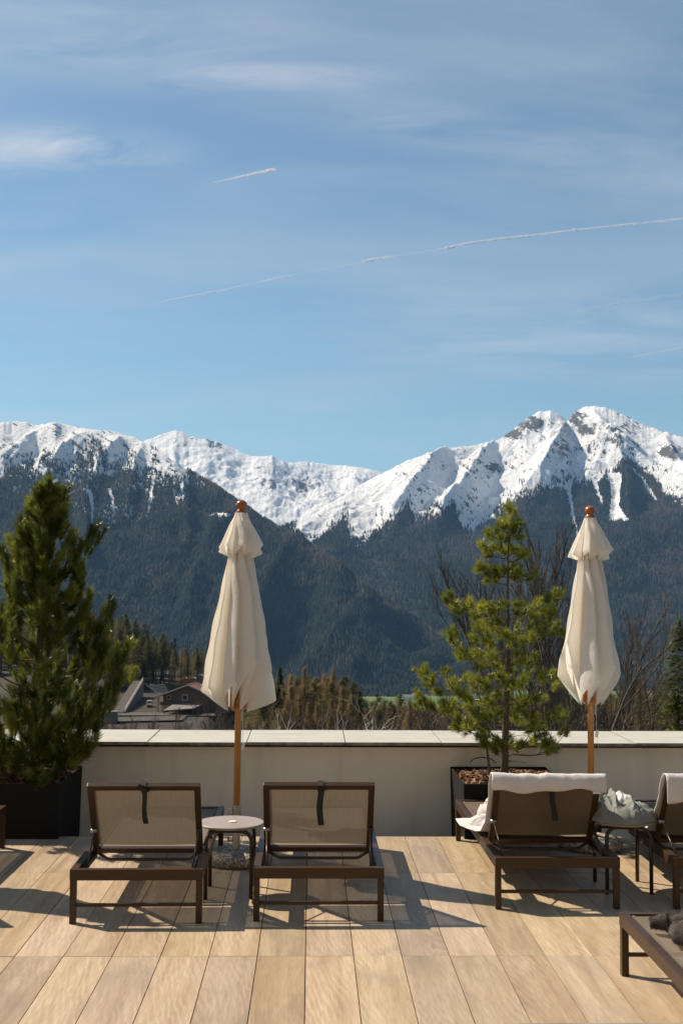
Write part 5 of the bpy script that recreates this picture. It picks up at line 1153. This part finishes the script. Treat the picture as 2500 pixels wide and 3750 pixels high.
# ------------------------------------------------------------------ added unseen facade behind the viewer, bouncing warm sunlight onto the terrace
BOUNCE_WALL = simple('warm_bounce_render', (.52, .43, .31), (.58, .48, .35), .9, .5, .1, 30, .005)
ho = empty('bounce_facade', (1.5, -4.2, 0), 'unseen cream facade with windows, added behind the terrace to bounce warm light', 'building')
mb = MB(); mb.box((0, -4, 4.9), (34, 8, 9.8)); mb.build('wall', BOUNCE_WALL, ho)
for fl_ in range(3):
    for k in range(8):
        mb = MB(); mb.box((-14+4*k, .02, 1.35+3.2*fl_), (2.0, .06, 2.3)); w_ = mb.build('window', FRAME, ho)
        mb = MB(); mb.box((-14+4*k, .055, 1.35+3.2*fl_), (1.84, .02, 2.14)); mb.build('pane', GLASS, w_)
mb = MB(); mb.box((0, -3.4, 9.95), (35.4, 9.4, .3)); mb.build('roof', GREYROOF, ho)

# ------------------------------------------------------------------ vapour trails, high above the haze
def trail_mat(name, a):
    m = Mat(name, (.95, .95, .97), 1, spec=0); v = m.coord('Object'); nn = m.noise(v, .004, 5, .7)
    tr = m.n.new('ShaderNodeBsdfTransparent'); mx = m.n.new('ShaderNodeMixShader'); m.l.new(m.maprange(nn, .3, .7, a*.35, a*1.5), mx.inputs[0])
    ts = m.n.new('ShaderNodeBsdfTranslucent'); ts.inputs[0].default_value = (.95, .95, .97, 1); m2 = m.n.new('ShaderNodeMixShader'); m2.inputs[0].default_value = .5
    m.l.new(m.b.outputs[0], m2.inputs[1]); m.l.new(ts.outputs[0], m2.inputs[2])
    m.l.new(tr.outputs[0], mx.inputs[1]); m.l.new(m2.outputs[0], mx.inputs[2]); m.l.new(mx.outputs[0], m.out.inputs[0]); return m.m
TR3B = trail_mat('thin_vapour', .12); TR1, TR2, TR3 = trail_mat('broken_vapour', .16), trail_mat('fresh_vapour', .30), trail_mat('faint_vapour', .035)
def sky_pt(u, v, alt): d = ray(u, v); t = (alt-H_CAM)/d[2]; return Vector((d[0]*t, t, alt))
def trail(pts, alt, wid, mat_, label, seed, puff=.5, n=160, gaps=0):
    P3 = [sky_pt(u, v, alt) for u, v in pts]; r_ = np.random.default_rng(seed); mb = MB(); k_ = len(P3)-1
    for q in range(n):
        f = q/n*k_; i = min(int(f), k_-1); p = P3[i].lerp(P3[i+1], f-i); step = (P3[i+1]-P3[i])*(k_/n)
        g_ = float(vnoise(np.array([q*22/n+seed]), np.array([0.]), seed)[0])
        thin = sstep(gaps*(1.35-q/n)-.10, gaps*(1.35-q/n)+.16, g_) if gaps else 1
        w = wid(q/n)*(.16+.84*float(thin))*(1+puff*(r_.random()-.5))
        off_ = Vector((0, 0, r_.normal()*w*puff*.7)); ln_ = step*(3.2+puff*4*r_.random())+Vector((0, 0, r_.normal()*w*puff*.5))
        a, b = p+off_, p+off_+ln_; mb.tube([a, a.lerp(b, .25), a.lerp(b, .7), b], [w*.1, w, w*.8, w*.05], 7)
    return tag(mb.build('vapour_trail', mat_, smooth=True), label, 'vapour trail')
trail([(310, 708), (400, 688), (520, 665), (640, 638), (760, 616), (860, 596), (1000, 574), (1100, 555), (1220, 541), (1350, 525), (1568, 503), (1700, 490)], 8200, lambda f: 13+19*math.sin(math.pi*min(1, f*.9+.05)), TR1, 'long broken vapour trail rising across the whole sky to the right', 4, .5, 900, .36)
trail([(480, 422), (530, 411), (580, 400), (628, 390)], 9500, lambda f: 6+42*f, TR2, 'short bright fresh vapour trail in the upper left sky', 5, .12, 60)
trail([(1310, 718), (1400, 701), (1480, 688), (1568, 674), (1650, 660)], 9000, lambda f: 40, TR3, 'very faint vapour trail above the right peaks, upper of two', 6, .4, 60)
trail([(1437, 821), (1500, 810), (1568, 797), (1640, 784)], 9000, lambda f: 15, TR3B, 'thin white vapour trail low over the right peaks', 7, .15, 40)
